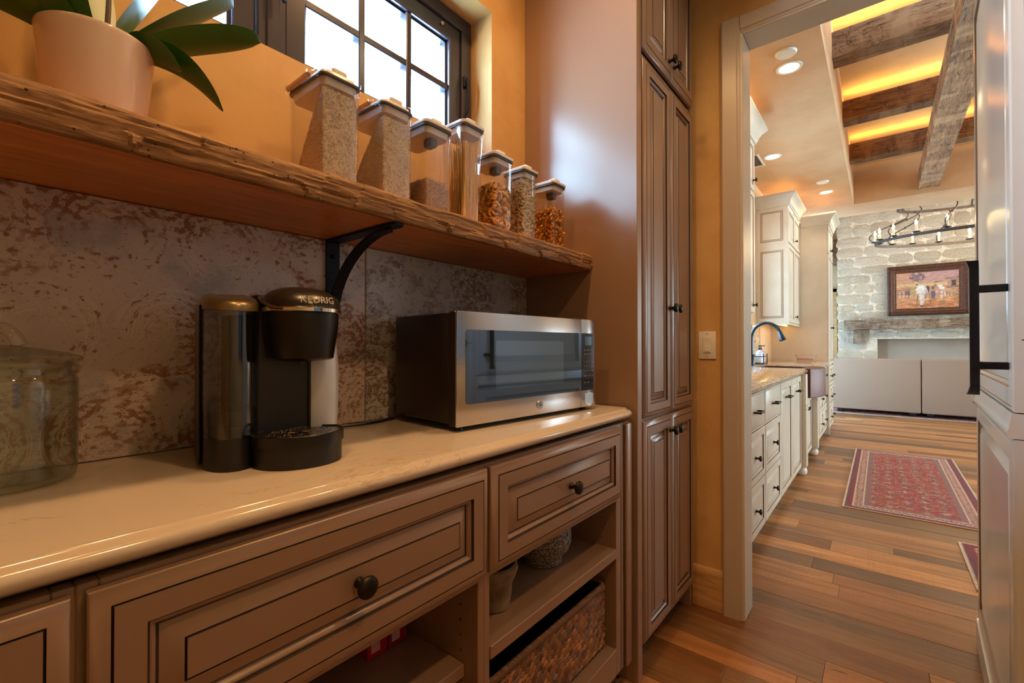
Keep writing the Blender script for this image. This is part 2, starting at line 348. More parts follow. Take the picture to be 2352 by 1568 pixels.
# tiles of the splashback: worn damask print over stone
def damask(name, cell, ox, oz, rust, base1, base2, line_c, rk, lk, dark_lines=False):
    m = Mat(name); p = m.pos(); x, y, z = m.xyz(p)
    u = (x - ox) / cell; v = (z - oz) / cell
    row = v.op('FLOOR'); u = u + row * 0.5
    fu = u - u.op('FLOOR') - 0.5; fv = v - v.op('FLOOR') - 0.5
    cellid = m.noise(m.comb(u.op('FLOOR') * 7.3, row * 3.7, 0.5), 1.0, 0)
    r = (fu * fu + fv * fv).op('SQRT'); a = fv.op('ARCTAN2', fu)
    wob = (a * 12).op('SINE') * 0.014; wob2 = (a * 16).op('SINE').op('ABSOLUTE') * 0.03
    t = 0.0016 / cell
    def ring(rad, extra=None, wd=1.0):
        q = ((r if extra is None else r + extra) - rad).op('ABSOLUTE'); return q.smooth(t * wd, t * wd * 0.3)
    ln = ring(0.475).op('MAXIMUM', ring(0.455)).op('MAXIMUM', ring(0.42, wob2)).op('MAXIMUM', ring(0.35, wob)).op('MAXIMUM', ring(0.33)).op('MAXIMUM', ring(0.27, wob2)).op('MAXIMUM', ring(0.20)).op('MAXIMUM', ring(0.13, wob * 2)).op('MAXIMUM', ring(0.07))
    pet = (a * 20).op('COSINE').op('ABSOLUTE').smooth(0.22, 0.04) * r.smooth(0.355, 0.36) * r.smooth(0.42, 0.415)
    pet2 = (a * 8).op('COSINE').op('ABSOLUTE').smooth(0.16, 0.03) * r.smooth(0.07, 0.075) * r.smooth(0.20, 0.195)
    pet3 = (a * 14 + r * 60).op('SINE').op('ABSOLUTE').smooth(0.25, 0.05) * r.smooth(0.27, 0.275) * r.smooth(0.33, 0.325)
    ln = ln.op('MAXIMUM', pet).op('MAXIMUM', pet2).op('MAXIMUM', pet3) * r.smooth(0.49, 0.48)
    wisp = (m.noise(m.scale(p, (1, 1, 1), (4, 0, 8)), 26, 2, 0.5, 2.0) - 0.5).op('ABSOLUTE').smooth(0.018, 0.006)
    orn = pet.op('MAXIMUM', pet3).op('MAXIMUM', (r * 75 + wob * 60).op('SINE').smooth(0.0, 0.5) * r.smooth(0.2, 0.22)) * r.smooth(0.49, 0.48)
    worn = m.noise(p, 9, 5, 0.65); spk = m.noise(m.scale(p, (1, 1, 1.5)), 120, 4, 0.7); mid = m.noise(m.scale(p, (1, 1, 1.5)), 62, 5, 0.7) + orn * 0.09 - 0.03
    patch = m.noise(m.scale(p, (1, 1, 1.15), (3.1, 0, 1.7)), 5.0, 5, 0.62)
    low = z.smooth(1.22, 0.93) * rk
    heavy = (patch + low).smooth(0.44, 0.54)
    rustm = (heavy * mid.smooth(0.47, 0.53)).op('MAXIMUM', mid.smooth(0.61, 0.64)).op('MAXIMUM', spk.smooth(0.62, 0.66) * 0.8)
    blue = m.noise(m.scale(p, (1, 1, 1), (9, 2, 5)), 7, 5, 0.6).smooth(0.52, 0.66)
    c = m.mix(m.noise(p, 3.0, 5, 0.6), base1, base2)
    c = m.mix(blue * 0.55, c, srgb(132, 138, 152))
    c = m.mix(rustm * 0.85, c, m.mix(spk, rust, (rust[0] * .45, rust[1] * .42, rust[2] * .4, 1)))
    dk = m.noise(m.scale(p, (1, 1, 3), (2, 0, 3)), 60, 5, 0.75).smooth(0.64, 0.67) * patch.smooth(0.62, 0.45)
    c = m.mix(dk * 0.75, c, srgb(66, 60, 66))
    lm = (ln * worn.smooth(0.50, 0.60)).op('MAXIMUM', wisp * worn.smooth(0.55, 0.62) * 0.5)
    c = m.mix(lm * lk, c, line_c)
    m.color(c).set(rough=0.4); m.bump(mid + ln * 0.3, 0.2, 0.0012); return m.m
M['tile_a'] = damask('damask_tile_rust', 0.185, 0.09, 0.865, srgb(150, 84, 36), srgb(210, 196, 192), srgb(188, 172, 170), srgb(224, 214, 208), 0.06, 0.55)
M['tile_b'] = damask('damask_tile_grey', 0.078, 0.03, 0.02, srgb(140, 92, 52), srgb(200, 198, 200), srgb(176, 174, 178), srgb(92, 84, 82), 0.10, 0.6)
M['grout'] = plain('grout', srgb(128, 112, 100), 0.8)

# ------------------------------------------------------------------ pantry shell
YW = 1.095; XT = 1.435; ZC = 2.75
mb = MB()
for b in ((-1.5, 2.05, YW, 1.33, 0, 1.81), (-1.5, 2.05, YW, 1.33, 2.335, ZC), (-1.5, -0.215, YW, 1.33, 1.81, 2.335), (1.235, 2.05, YW, 1.33, 1.81, 2.335)): mb.box(*b)
wl = struct('wall_left', mb, M['plaster'], smooth=0)
for x0, x1, mt in ((-1.1, 0.7075, 'tile_a'), (0.7105, XT - 0.002, 'tile_b')):
    MB().rbox(x0, x1, YW - 0.010, YW - 0.0005, 0.915, 1.386, 0.0015, 1).build('tile', M[mt], wl)
MB().box(0.7075, 0.7105, YW - 0.008, YW - 0.0005, 0.915, 1.386).build('grout_line', M['grout'], wl)
struct('wall_back', MB().box(-1.62, -1.5, -1.1, 1.33, 0, ZC), M['plaster'], smooth=0)
mb = MB()
for b in ((-1.5, 3.45, 0, 1.05), (-1.5, 3.45, 2.15, 3.02), (-1.5, 0.5, 1.05, 2.15), (1.4, 3.45, 1.05, 2.15)): mb.box(b[0], b[1], -1.12, -1.0, b[2], b[3])
struct('wall_right', mb, M['plaster'], smooth=0)
W5 = sroot('window_5', (0.95, -1.06, 1.05)); fr = MB()  # unseen window added as cool daylight fill on the counter side
for b in ((0.5, 1.4, 1.05, 1.10), (0.5, 1.4, 2.10, 2.15), (0.5, 0.55, 1.10, 2.10), (1.35, 1.4, 1.10, 2.10)): fr.box(b[0], b[1], -1.09, -1.03, b[2], b[3])
fr.build('window_frame', M['dark_frame'], W5, 0); MB().box(0.55, 1.35, -1.064, -1.060, 1.10, 2.10).build('pane', M['dim_fill'], W5, 0)
mb = MB(); mb.box(2.05, 2.16, 0.455, 1.33, 0, 3.6); mb.box(2.05, 2.16, -1.0, 0.455, 2.42, 3.6)
struct('wall_front', mb, M['plaster'], smooth=0)
struct('ceiling', MB().box(-1.6, 2.05, -1.1, 1.33, ZC, ZC + 0.1), M['plaster'], smooth=0)

# door trim: stepped casing on the pantry side plus the jamb lining
def casing(name, prof, a, b, horizontal=False):
    mb = MB()
    if horizontal: mb.loft([[(x, a, z) for x, z in prof], [(x, b, z) for x, z in prof]])
    else: mb.loft([[(x, y, a) for x, y in prof], [(x, y, b) for x, y in prof]])
    return struct(name, mb, M['casing'], smooth=20)
casing('trim_1', [(2.049, 0.440), (2.035, 0.440), (2.032, 0.443), (2.032, 0.452), (2.028, 0.455), (2.026, 0.508), (2.030, 0.514), (2.049, 0.514)], 0, 2.472)
casing('trim_2', [(2.049, 2.402), (2.035, 2.402), (2.032, 2.405), (2.032, 2.414), (2.028, 2.417), (2.026, 2.467), (2.030, 2.472), (2.049, 2.472)], -1.0, 0.440, True)
mb = MB(); mb.rbox(2.034, 2.172, 0.432, 0.4555, 0, 2.4195, 0.002, 1); struct('trim_3', mb, M['cream'])
mb = MB(); mb.rbox(2.034, 2.172, -1.0, 0.432, 2.396, 2.4195, 0.002, 1); struct('trim_4', mb, M['cream'])
mb = MB(); mb.extx([(0, 0), (-0.012, 0), (-0.012, 0.15), (-0.008, 0.165), (0, 0.172)], 0.516, 0.64)
mb.v = [(2.05 + y, x, z) for x, y, z in mb.v]; struct('baseboard_front', mb, M['basewood'])

# ------------------------------------------------------------------ pantry window
W1 = sroot('window_1', (0.51, 1.195, 1.81))
def bar(name, x0, x1, z0, z1, y0, y1, mat='dark_frame', parent=W1, r=0.003): return MB().rbox(x0, x1, y0, y1, z0, z1, r, 1).build(name, M[mat], parent)
fr = MB()
for b in ((-0.213, 1.233, 1.812, 1.845), (-0.213, 1.233, 2.285, 2.333), (-0.213, -0.165, 1.845, 2.285), (1.185, 1.233, 1.845, 2.285), (0.475, 0.545, 1.845, 2.285)):
    fr.rbox(b[0], b[1], 1.196, 1.30, b[2], b[3], 0.003, 1)
fr.rbox(0.495, 0.525, 1.190, 1.20, 1.845, 2.285, 0.002, 1)
fr.build('window_frame', M['dark_frame'], W1)
ZG0, ZG1 = 1.885, 2.228
for (s0, s1, g0, g1) in ((0.547, 1.183, 0.602, 1.130), (-0.163, 0.473, -0.110, 0.422)):
    sm = MB()
    for b in ((s0, g0, 1.847, 2.283), (g1, s1, 1.847, 2.283), (g0, g1, 1.847, ZG0), (g0, g1, ZG1, 2.283)): sm.rbox(b[0], b[1], 1.206, 1.262, b[2], b[3], 0.003, 1)
    sash = sm.build('sash', M['dark_frame'], W1)
    bw = (g1 - g0) / 3; bd = MB()
    # glazing beads step in around the glass
    for b in ((g0, g0 + .008, ZG0, ZG1), (g1 - .008, g1, ZG0, ZG1), (g0, g1, ZG0, ZG0 + .008), (g0, g1, ZG1 - .008, ZG1)): bd.box(b[0], b[1], 1.222, 1.238, b[2], b[3])
    bd.build('glazing_bead', M['dark_frame'], sash)
    for i in (1, 2):
        x = g0 + bw * i; mu = MB(); mu.rbox(x - .011, x + .011, 1.212, 1.250, ZG0, ZG1, 0.003, 1); mu.build('muntin', M['dark_frame'], sash)
    zm = (ZG0 + ZG1) / 2; mu = MB(); mu.rbox(g0, g1, 1.214, 1.248, zm - .011, zm + .011, 0.003, 1); mu.build('muntin', M['dark_frame'], sash)
    for i in range(3):
        for k in range(2):
            MB().box(g0 + bw * i + (.011 if i else 0), g0 + bw * (i + 1) - (.011 if i < 2 else 0), 1.229, 1.233, (ZG0, zm + .011)[k], (zm - .011, ZG1)[k]).build('pane', M['glass'], sash)
h = MB(); h.tube([(1.196, 1.19, 1.97), (1.196, 1.180, 1.985), (1.196, 1.176, 2.03), (1.196, 1.176, 2.08), (1.196, 1.182, 2.10)], 0.005, 6); h.rbox(1.186, 1.206, 1.186, 1.196, 2.075, 2.115, 0.002, 1)
h.build('latch', M['iron'], W1)
h = MB(); h.rbox(0.498, 0.522, 1.180, 1.192, 2.02, 2.07, 0.003, 1); h.tube([(0.51, 1.182, 2.045), (0.51, 1.170, 2.04), (0.52, 1.165, 2.02), (0.525, 1.163, 1.985)], 0.006, 6)
h.build('casement_handle', M['iron'], W1)
MB().sphere((1.09, 1.20, 2.262), 0.006, 8, 6).build('hook', M['white'], W1)
# eave outside
mb = MB(); mb.box(-3, 6, 1.9, 2.2, 3.04, 3.16); mb.box(-3, 6, 1.34, 2.2, 3.16, 3.2)
struct('exterior_eave', mb, plain('eave_paint', srgb(120, 116, 124), 0.8), smooth=0)

# ------------------------------------------------------------------ kitchen and living room shell
YK = 1.14; KZ = 3.02; TY = 0.268; TX = 7.65; TZ = 3.53
mb = MB()
for b in ((2.16, 7.62, YK, 1.37, 0, 1.06), (2.16, 7.62, YK, 1.37, 2.35, 3.1), (2.16, 4.30, YK, 1.37, 1.06, 2.35), (5.70, 7.62, YK, 1.37, 1.06, 2.35)): mb.box(*b)
wkl = struct('wall_kitchen_left', mb, M['plaster_k'], smooth=0); MB().box(5.74, 6.12, YK - .012, YK - .0005, .916, 1.36).build('stone_tile', M['granite'], wkl, 0); MB().box(6.12, 6.17, YK - .014, YK - .0005, .916, 1.36).build('tile_edge', M['basewood'], wkl, 0)
W2 = sroot('window_2', (4.96, 1.2, 1.06)); fr = MB()
for b in ((4.305, 5.695, 1.065, 1.11), (4.305, 5.695, 2.30, 2.345), (4.305, 4.36, 1.11, 2.30), (5.64, 5.695, 1.11, 2.30), (4.97, 5.03, 1.11, 2.30)): fr.rbox(b[0], b[1], 1.18, 1.25, b[2], b[3], 0.003, 1)
fr.build('window_frame', M['cream'], W2)
for x0, x1 in ((4.36, 4.97), (5.03, 5.64)): MB().box(x0, x1, 1.21, 1.214, 1.11, 2.30).build('pane', clear('shaded_glass', (0.52, 0.50, 0.48, 1), 0.4, 0.02, 0.04), W2)
mb = MB(); mb.box(2.16, 8.32, TY, 1.37, KZ, KZ + .02); mb.box(TX, 8.32, -6, TY, KZ, KZ + .02)
mb.box(2.16, TX, TY, TY + .02, KZ + .02, TZ); mb.box(TX, TX + .02, -6, TY, KZ + .02, TZ); mb.box(2.16, TX + .02, -6, TY + .02, TZ, TZ + .02)
mb.box(8.30, 8.32, -6, 1.6, KZ + .02, 4.4)
struct('ceiling_kitchen', mb, M['plaster_k'], smooth=0)
struct('ceiling_living', MB().box(8.32, 13.6, -6, 1.75, 4.4, 4.45), M['plaster_k'], smooth=0)
mb = MB()
for b in ((7.62, 13.6, 0, .2), (7.62, 13.6, 2.9, 4.4), (7.62, 8.4, .2, 2.9), (13.2, 13.6, .2, 2.9)): mb.box(b[0], b[1], 1.62, 1.75, b[2], b[3])
struct('wall_living_left', mb, M['plaster_k'], smooth=0)
W6 = sroot('window_6', (10.8, 1.68, .2)); f_ = MB(); f_.box(8.4, 13.2, 1.65, 1.71, .2, .28); f_.box(8.4, 13.2, 1.65, 1.71, 2.82, 2.9)
for i in range(5): f_.box(max(8.4, 8.4 + 1.2 * i - .04), min(13.2, 8.4 + 1.2 * i + .04), 1.65, 1.71, .28, 2.82)
f_.build('window_frame', M['dark_frame'], W6, 0)
for i in range(4): MB().box(8.44 + 1.2 * i, 9.56 + 1.2 * i, 1.678, 1.682, .28, 2.82).build('pane', M['dim_fill2'], W6, 0)
struct('wall_far', MB().box(13.5, 13.6, -6, 1.62, 0, 4.4), M['plaster_k'], smooth=0)
mb = MB()
for b in ((3.45, 13.5, 0, 0.4), (3.45, 13.5, 3.0, 4.4)): mb.box(b[0], b[1], -6.12, -6.0, b[2], b[3])
for x0, x1 in ((3.3, 3.6), (9.2, 9.5), (13.1, 13.5)): mb.box(x0, x1, -6.12, -6.0, 0.4, 3.0)
struct('wall_great_room_right', mb, M['plaster_k'], smooth=0)
for n_, x0, x1, np_ in ((3, 3.6, 9.2, 4), (4, 9.5, 13.1, 3)):
    wn = sroot('window_%d' % n_, ((x0 + x1) / 2, -6.05, 0.4)); f_ = MB(); dx = (x1 - x0) / np_
    f_.box(x0, x1, -6.09, -6.03, 0.4, 0.47); f_.box(x0, x1, -6.09, -6.03, 2.93, 3.0)
    for i in range(np_ + 1): f_.box(max(x0, x0 + dx * i - .035), min(x1, x0 + dx * i + .035), -6.09, -6.03, 0.47, 2.93)
    f_.build('window_frame', M['dark_frame'], wn, 0)
    for i in range(np_): MB().box(x0 + dx * i + .035, x0 + dx * (i + 1) - .035, -6.064, -6.060, 0.47, 2.93).build('pane', M['solar'] if n_ == 3 else M['solar2'], wn, 0)
struct('wall_great_room_near', MB().box(3.33, 3.45, -6.1, -1.12, 0, 3.55), M['plaster_k'], smooth=0)
D1 = sroot('door_1', (13.49, 1.2, 0))
mb = MB(); mb.rbox(13.42, 13.5, 0.80, 0.90, 0, 2.5, 0.01, 1); mb.rbox(13.42, 13.5, 0.80, 1.6, 2.40, 2.52, 0.01, 1); mb.build('door_casing', M['basewood'], D1)
MB().rbox(13.46, 13.5, 0.90, 1.6, 0, 2.40, 0.005, 1).build('door_leaf', plain('grey_door_paint', srgb(96, 90, 88), 0.5), D1)
struct('trim_5', MB().rbox(13.2, 13.5, 0.72, 1.6, 3.05, 3.6, 0.02, 2), M['beam_y'])

# floor: reclaimed planks laid across the passage, each a piece of its own
fl = MB().box(-1.6, 13.6, -6.1, 1.7, -0.06, -0.012); floor = struct('floor', fl, M['floorbase'], smooth=0)
MB().box(9.45, 13.5, -6.0, 1.6, -0.012, 0.0).build('far_boards', M['floorbase'], floor)
MB().box(-1.5, 9.45, -6.0, -2.2, -0.012, -0.0005).build('far_boards', M['floorbase'], floor)
MB().box(-1.5, 0.9, -2.2, 0.69, -0.012, -0.0005).build('far_boards', M['floorbase'], floor)
tones = [(1.15, 1.05, .92), (.66, .62, .57), (1.28, 1.14, .96), (.44, .42, .40), (1.08, .88, .66), (1.25, 1.15, 1.05), (.78, .77, .76), (1.42, 1.26, 1.04), (.95, .76, .58), (.60, .46, .36)]
x = 0.9; k = 0
while x < 9.45:
    wd = random.choice((0.095, 0.115, 0.13, 0.15, 0.165)); x1 = min(x + wd, 9.45)
    y = 1.12 + random.uniform(0, 0.1) - random.uniform(0.2, 1.2)
    yt = 0.69 if x < 2.05 else 1.12
    cuts = [yt]
    while y > -2.0:
        if y < yt - 0.2: cuts.append(y)
        y -= random.uniform(0.75, 2.1)
    cuts.append(-2.2)
    for a, b in zip(cuts, cuts[1:]):
        mb = MB(); mb.rbox(x + .0007, x1 - .0007, b + .0005, a - .0005, -0.012, random.uniform(-.0006, .0004), 0.0010, 1)
        o = mb.build('plank', M['plank'], floor, smooth=0); t = random.choice(tones); j = random.uniform(.88, 1.1)
        o.color = (t[0] * j, t[1] * j, t[2] * j, 1); k += 1
    x = x1

# hewn timbers: a box whose long faces carry adze facets
def hewn(mb, L, Wd, H, amp=0.012, nx=60, nw=6, nh=5, seed=0, mi=0, M=None, chunk=0.25):
    """box 0..L (x), 0..Wd (y), 0..H (z) displaced into facets"""
    r = np.random.default_rng(seed)
    def field(nl, nt, ln, tn):
        out = np.zeros((nl + 1, nt + 1)); bands = max(1, int(round(tn / 0.06)))
        edges = np.linspace(0, nt, bands + 1).astype(int)
        for b in range(bands):
            p = -r.uniform(0, chunk)
            while p < ln:
                q = p + r.uniform(.4, 1.3) * chunk; a, c = r.uniform(0, .45), r.uniform(.5, 1.0)
                if r.random() < .5: a, c = c, a
                i0, i1 = int(max(0, p) / ln * nl), int(min(ln, q) / ln * nl)
                for i in range(i0, i1 + 1):
                    t = (i - i0) / max(1, i1 - i0); out[i, edges[b]:edges[b + 1] + 1] = -(a + (c - a) * t) * amp
                p = q
        return out + r.normal(0, amp * .10, out.shape)
    fy0, fy1 = field(nx, nh, L, H), field(nx, nh, L, H); fz0, fz1 = field(nx, nw, L, Wd), field(nx, nw, L, Wd)
    xs = np.linspace(0, L, nx + 1); loops = []
    for i, xx in enumerate(xs):
        lp = []
        for j in range(nw): lp.append((xx, Wd * j / nw, -fz0[i, j] if 0 < j else amp * .3))
        for j in range(nh): lp.append((xx, Wd + (fy1[i, j] if j else -amp * .3), H * j / nh))
        for j in range(nw): lp.append((xx, Wd - Wd * j / nw, H + (fz1[i, j] if j else -amp * .3)))
        for j in range(nh): lp.append((xx, -fy0[i, nh - j] if j else amp * .3, H - H * j / nh))
        loops.append(lp)
    return mb.loft(loops, (True, True), mi, True, None, M)
RZ90 = Matrix.Rotation(pi / 2, 4, 'Z')
for i, (xb, wd) in enumerate(((4.10, .185), (5.33, .17), (6.52, .17))):
    mb = MB(); hewn(mb, 4.2, wd, 0.195, 0.014, 110, 4, 4, 20 + i, chunk=0.35, M=T(xb + wd, TY - 4.2, 3.25, pi / 2))
    tag(mb.build('ceiling_beam', M['beam_y'], smooth=25), ('hewn cross beam in ceiling tray closest to the pantry doorway', 'hewn cross beam in middle of ceiling tray', 'hewn cross beam in ceiling tray closest to the stone chimney')[i], 'beam')
mb = MB(); hewn(mb, TX - 2.3, .20, .185, 0.02, 160, 5, 5, 31, chunk=0.22, M=T(2.3, -0.575, 3.075, 0)); tag(mb.build('ceiling_beam', M['beam_x'], smooth=25), 'long pale hewn log running beneath the cross beams', 'beam')
# ------------------------------------------------------------------ hardware
KNOB = [(0.0085, 0), (0.0085, .002), (.0058, .006), (.0055, .013), (.009, .017), (.0155, .020), (.0172, .024), (.016, .028), (.010, .031), (0.0, .032)]
def knob_mesh(k=1.0, seg=20):
    mb = MB(); mb.lathe([(r * k, z * k) for r, z in KNOB[:-1]], seg, Matrix.Rotation(pi / 2, 4, 'X')); return mb.mesh('knob', M['bronze'], 50)
KM = knob_mesh(1.0); KMS = knob_mesh(0.95, 14)
def knob(parent, x, y, z, me=None, rz=0): return place('knob', me or KM, parent, T(x, y, z, rz))
def barpull(parent, x, y, z, w=0.11):
    mb = MB(); 
    for sx in (-1, 1): mb.rbox(sx * w / 2 - .005, sx * w / 2 + .005, -.030, 0, -.005, .005, .002, 1)
    mb.rbox(-w / 2 - .005, w / 2 + .005, -.038, -.028, -.006, .006, .003, 1)
    return place('handle', mb.mesh('handle', M['bronze']), parent, T(x, y, z))

# ------------------------------------------------------------------ base cabinets under the pantry counter
YF = 0.645; YD = 0.624; TP = [M['taupe'], M['glaze']]
def base_unit(x0, x1, label, shelves, last=False):
    c = thing('base_cabinet', ((x0 + x1) / 2, 0.86, 0), label, 'cabinet')
    mb = MB(); mb.box(x0, x0 + .018, YF + .02, YW - .03, 0.09, 0.87); mb.box(x1 - (.018 if not last else .10), x1 - (0 if not last else .082), YF + .02, YW - .03, 0.09, 0.87)
    mb.box(x0, x1, YW - .03, YW - .02, 0.0, 0.87); mb.box(x0, x1, YF + .02, YW - .03, .855, .87); mb.box(x0 + .018, x1 - .018, YF + .02, YW - .03, .632, .645)
    mb.build('carcass', M['taupe'], c, 0)
    mb = MB(); mb.box(x0, x1, YF + .075, YF + .09, 0, 0.10); mb.build('toe_kick', M['taupe'], c, 0)
    f = MB(); lw = .018; rw = .018 if not last else .10
    f.rbox(x0, x0 + lw, YF, YF + .021, .09, .872, .0015, 1); f.rbox(x1 - rw, x1, YF, YF + .021, .09, .872, .0015, 1)
    f.rbox(x0 + lw, x1 - rw, YF, YF + .021, .845, .872, .0015, 1); f.rbox(x0 + lw, x1 - rw, YF, YF + .021, .632, .66, .0015, 1); f.rbox(x0 + lw, x1 - rw, YF, YF + .021, .09, .146, .0015, 1)
    f.build('face_frame', M['taupe'], c)
    if last:
        g = MB()
        for xx in (x1 - .070, x1 - .050): g.box(xx, xx + .003, YF - .0006, YF + .001, .09, .872)
        g.build('stile_groove', M['glaze'], c, 0)
        panelS = MB(); panelS.rbox(x1 - .045, x1 - .004, YF - .010, YF, .09, .868, .005, 2); panelS.build('pilaster', M['taupe'], c)
    for (z0, z1, yf, mi) in shelves:
        s_ = MB(); s_.rbox(x0 + .019, x1 - rw - .001 if not last else x1 - .101, yf, YW - .032, z0, z1, .0015, 1); s_.build('shelf', M['taupe'], c)
    pins = MB()
    for yy in (YF + .05, YW - .09):
        for zz in np.arange(.22, .62, .032): pins.lathe([(.0022, 0), (.0022, .001)], 6, Matrix.Translation((x1 - (.019 if not last else .101), yy, zz)) @ Matrix.Rotation(-pi / 2, 4, 'Y'))
    tag(pins.build('pin_hole', M['glaze'], c, 0), kind='stuff')
    return c
cL = base_unit(-0.42, 0.083, 'taupe cabinet with glazed drawer under the counter beside the glass jar', [(.42, .45, YF + .035, 0), (.146, .174, YF + .005, 0)])
cM = base_unit(0.083, 0.704, 'taupe cabinet with wide drawer beneath the coffee maker', [(.425, .452, YF + .038, 0), (.146, .174, YF + .005, 0)])
cR = base_unit(0.704, 1.415, 'taupe open-shelf cabinet beneath the microwave', [(.455, .484, YF - .002, 0), (.146, .174, YF - .002, 0)], True)
for c, x0, x1, kx in ((cL, -0.41, 0.078, -0.16), (cM, 0.090, 0.700, 0.397), (cR, 0.709, 1.319, 1.012)):
    d = panel(x1 - x0, .866 - .648, PROF, .80).build('drawer_front', TP, c, W=T(x0, YD, .648)); knob(d, kx, YD - .0005, .757)

# countertop with a stepped, rolled front edge
prof = [(YW - .011, .876), (.668, .876), (.655, .878), (.648, .884), (.634, .887), (.6285, .892), (.627, .898), (.629, .904), (.634, .908), (.643, .9095), (.6465, .9115), (.6475, .914), (.6495, .9145), (YW - .011, .9145)]
mb = MB(); mb.loft([[(x, y + dy * (1 if y < .67 else 0), z) for y, z in prof] for x, dy in ((-1.2, 0), (1.375, 0), (1.40, .003), (1.415, .012))])
tag(mb.build('countertop', M['quartz'], smooth=45), 'cream veined quartz countertop with rolled edge on taupe cabinets', 'countertop')

# ------------------------------------------------------------------ tall pantry cabinet
tc = thing('tall_cabinet', (1.74, 0.86, 0), 'tall taupe glazed pantry cabinet beside the doorway', 'cabinet')
mb = MB(); mb.rbox(XT, 1.47, .626, YW, 0, ZC - .003, .002, 1); mb.build('side_panel', M['taupe'], tc)
mb = MB(); mb.box(1.47, 2.045, .66, YW - .002, 0.10, ZC - .003); mb.build('carcass', M['taupe'], tc, 0)
mb = MB(); mb.box(1.47, 2.045, .70, .72, 0, .10); mb.rbox(2.012, 2.046, .642, .72, 0, .11, .001, 1); mb.build('toe_kick', M['taupe'], tc, 0)
f = MB()
for b in ((1.47, 1.487, .10, ZC - .004), (2.012, 2.046, .10, ZC - .004), (1.487, 2.012, .853, .875), (1.487, 2.012, 2.115, 2.14), (1.487, 2.012, .10, .115)): f.rbox(b[0], b[1], .642, .662, b[2], b[3], .0015, 1)
f.build('face_frame', M['taupe'], tc)
g = MB(); g.box(1.4815, 1.484, .6412, .6425, .1, ZC - .004); g.box(2.0165, 2.019, .6412, .6425, .1, ZC - .004); g.build('frame_groove', M['glaze'], tc, 0)
for z0, z1, kz in ((.105, .858, .800), (.869, 2.110, 1.262), (2.146, ZC - .02, 2.205)):
    for x0, x1, kx in ((1.4885, 1.7455, 1.722), (1.7505, 2.0105, 1.774)):
        d = panel(x1 - x0, z1 - z0, PROF, .78).build('door', TP, tc, W=T(x0, .622, z0)); knob(d, kx, .6215, kz)

# ------------------------------------------------------------------ timber shelf and its iron bracket
ZS0, ZS1 = 1.387, 1.440
sh = thing('timber_shelf', (0.2, 0.95, ZS0), 'thick reclaimed timber wall shelf with hewn front edge', 'shelf')
NX, NZ = 620, 16
xs = np.linspace(-1.2, XT - .001, NX + 1); r = np.random.default_rng(3); dep = np.zeros((NX + 1, NZ + 1))
def rows():
    cut = [0, 7 + r.integers(-1, 2), 16]; return cut
for lo, hi in ((0, 7), (7, 16)):
    p = -1.25
    while p < XT:
        q = p + r.uniform(.07, .21); a, c = r.uniform(0, .002), r.uniform(.004, .010)
        if r.random() < .35: a, c = c, a
        sk = r.uniform(-.018, .018)
        for j in range(lo, hi + 1):
            off = sk * (j - lo) / (hi - lo); idx = (xs >= p + off) & (xs < q + off)
            t = (xs[idx] - p - off) / (q - p); sc = 1 - .5 * abs((j - lo) / (hi - lo) - .5)
            dep[idx, j] = (a + (c - a) * t ** 1.5) * sc
        p = q
lines = np.zeros_like(dep)
for j in range(1, NZ): lines[:, j] = r.normal(0, .0003) + np.convolve(r.normal(0, .0018, NX + 1), np.ones(9) / 9, 'same')
split = np.clip(7 + np.convolve(r.normal(0, 6, NX + 1), np.ones(60) / 60, 'same') * 2, 5, 9)
for i in range(NX + 1): dep[i, int(split[i])] += .0022
dep = dep + lines; wav = np.convolve(r.normal(0, .02, NX + 1), np.ones(50) / 50, 'same')
P = []
for j in range(NZ + 1):
    t = j / NZ; z = ZS0 + (ZS1 - ZS0) * t; rnd = .005 * (abs(2 * t - 1) ** 6)
    P.append([(xs[i], 0.792 + dep[i, j] + rnd + wav[i] * .3, z + (wav[i] * .5 if j == NZ else 0) + (abs(wav[i]) * .3 if j == 0 else 0)) for i in range(NX + 1)])
mb = MB(); mb.grid(P); mb.grid([P[-1], [(x, .83, ZS1) for x in xs]]); mb.grid([[(x, .83, ZS1) for x in xs], [(x, .86, ZS0 + .004) for x in xs]]); mb.grid([[(x, .86, ZS0 + .0005) for x in xs], P[0]])
mb.build('hewn_front', M['shelf'], sh, 22, recalc=False)
MB().rbox(-1.2, XT - .001, .815, YW - .001, ZS0, ZS1, .001, 1).build('board', M['shelf_under'], sh)
br = thing('shelf_bracket', (.611, 1.08, 1.2), 'black iron shelf bracket with curved brace above coffee maker', 'bracket')
mb = MB(); mb.rbox(.593, .629, YW - .0165, YW - .0105, 1.205, ZS0 - .0065, .001, 1); mb.build('wall_plate', M['iron'], br)
mb = MB(); mb.rbox(.593, .629, .826, YW - .0105, ZS0 - .0065, ZS0 - .0005, .001, 1); mb.prism([(.593, .826), (.600, .808), (.622, .808), (.629, .826)], ZS0 - .0065, ZS0 - .0005); mb.build('shelf_plate', M['iron'], br)
L = []
for i in range(17):
    t = i / 16; a = t * pi / 2; y = (YW - .017) - .228 * (1 - math.cos(a)) ** .9; z = 1.205 + (ZS0 - .009 - 1.205) * math.sin(a) ** 1.05
    ny, nz = (math.cos(a), math.sin(a)) ; 
    L.append([(.598, y, z), (.624, y, z), (.624, y - .006 * ny - .001, z - .004 * nz), (.598, y - .006 * ny - .001, z - .004 * nz)])
MB().loft(L).build('curved_brace', M['iron'], br, 40)
for yy, zz in ((.88, ZS0 - .014), (.848, ZS0 - .010)): MB().lathe([(.0035, 0), (.006, .003), (.006, .005), (.003, .008)], 10, Matrix.Translation((.611, yy, zz - .004))).build('bolt', M['iron'], br)
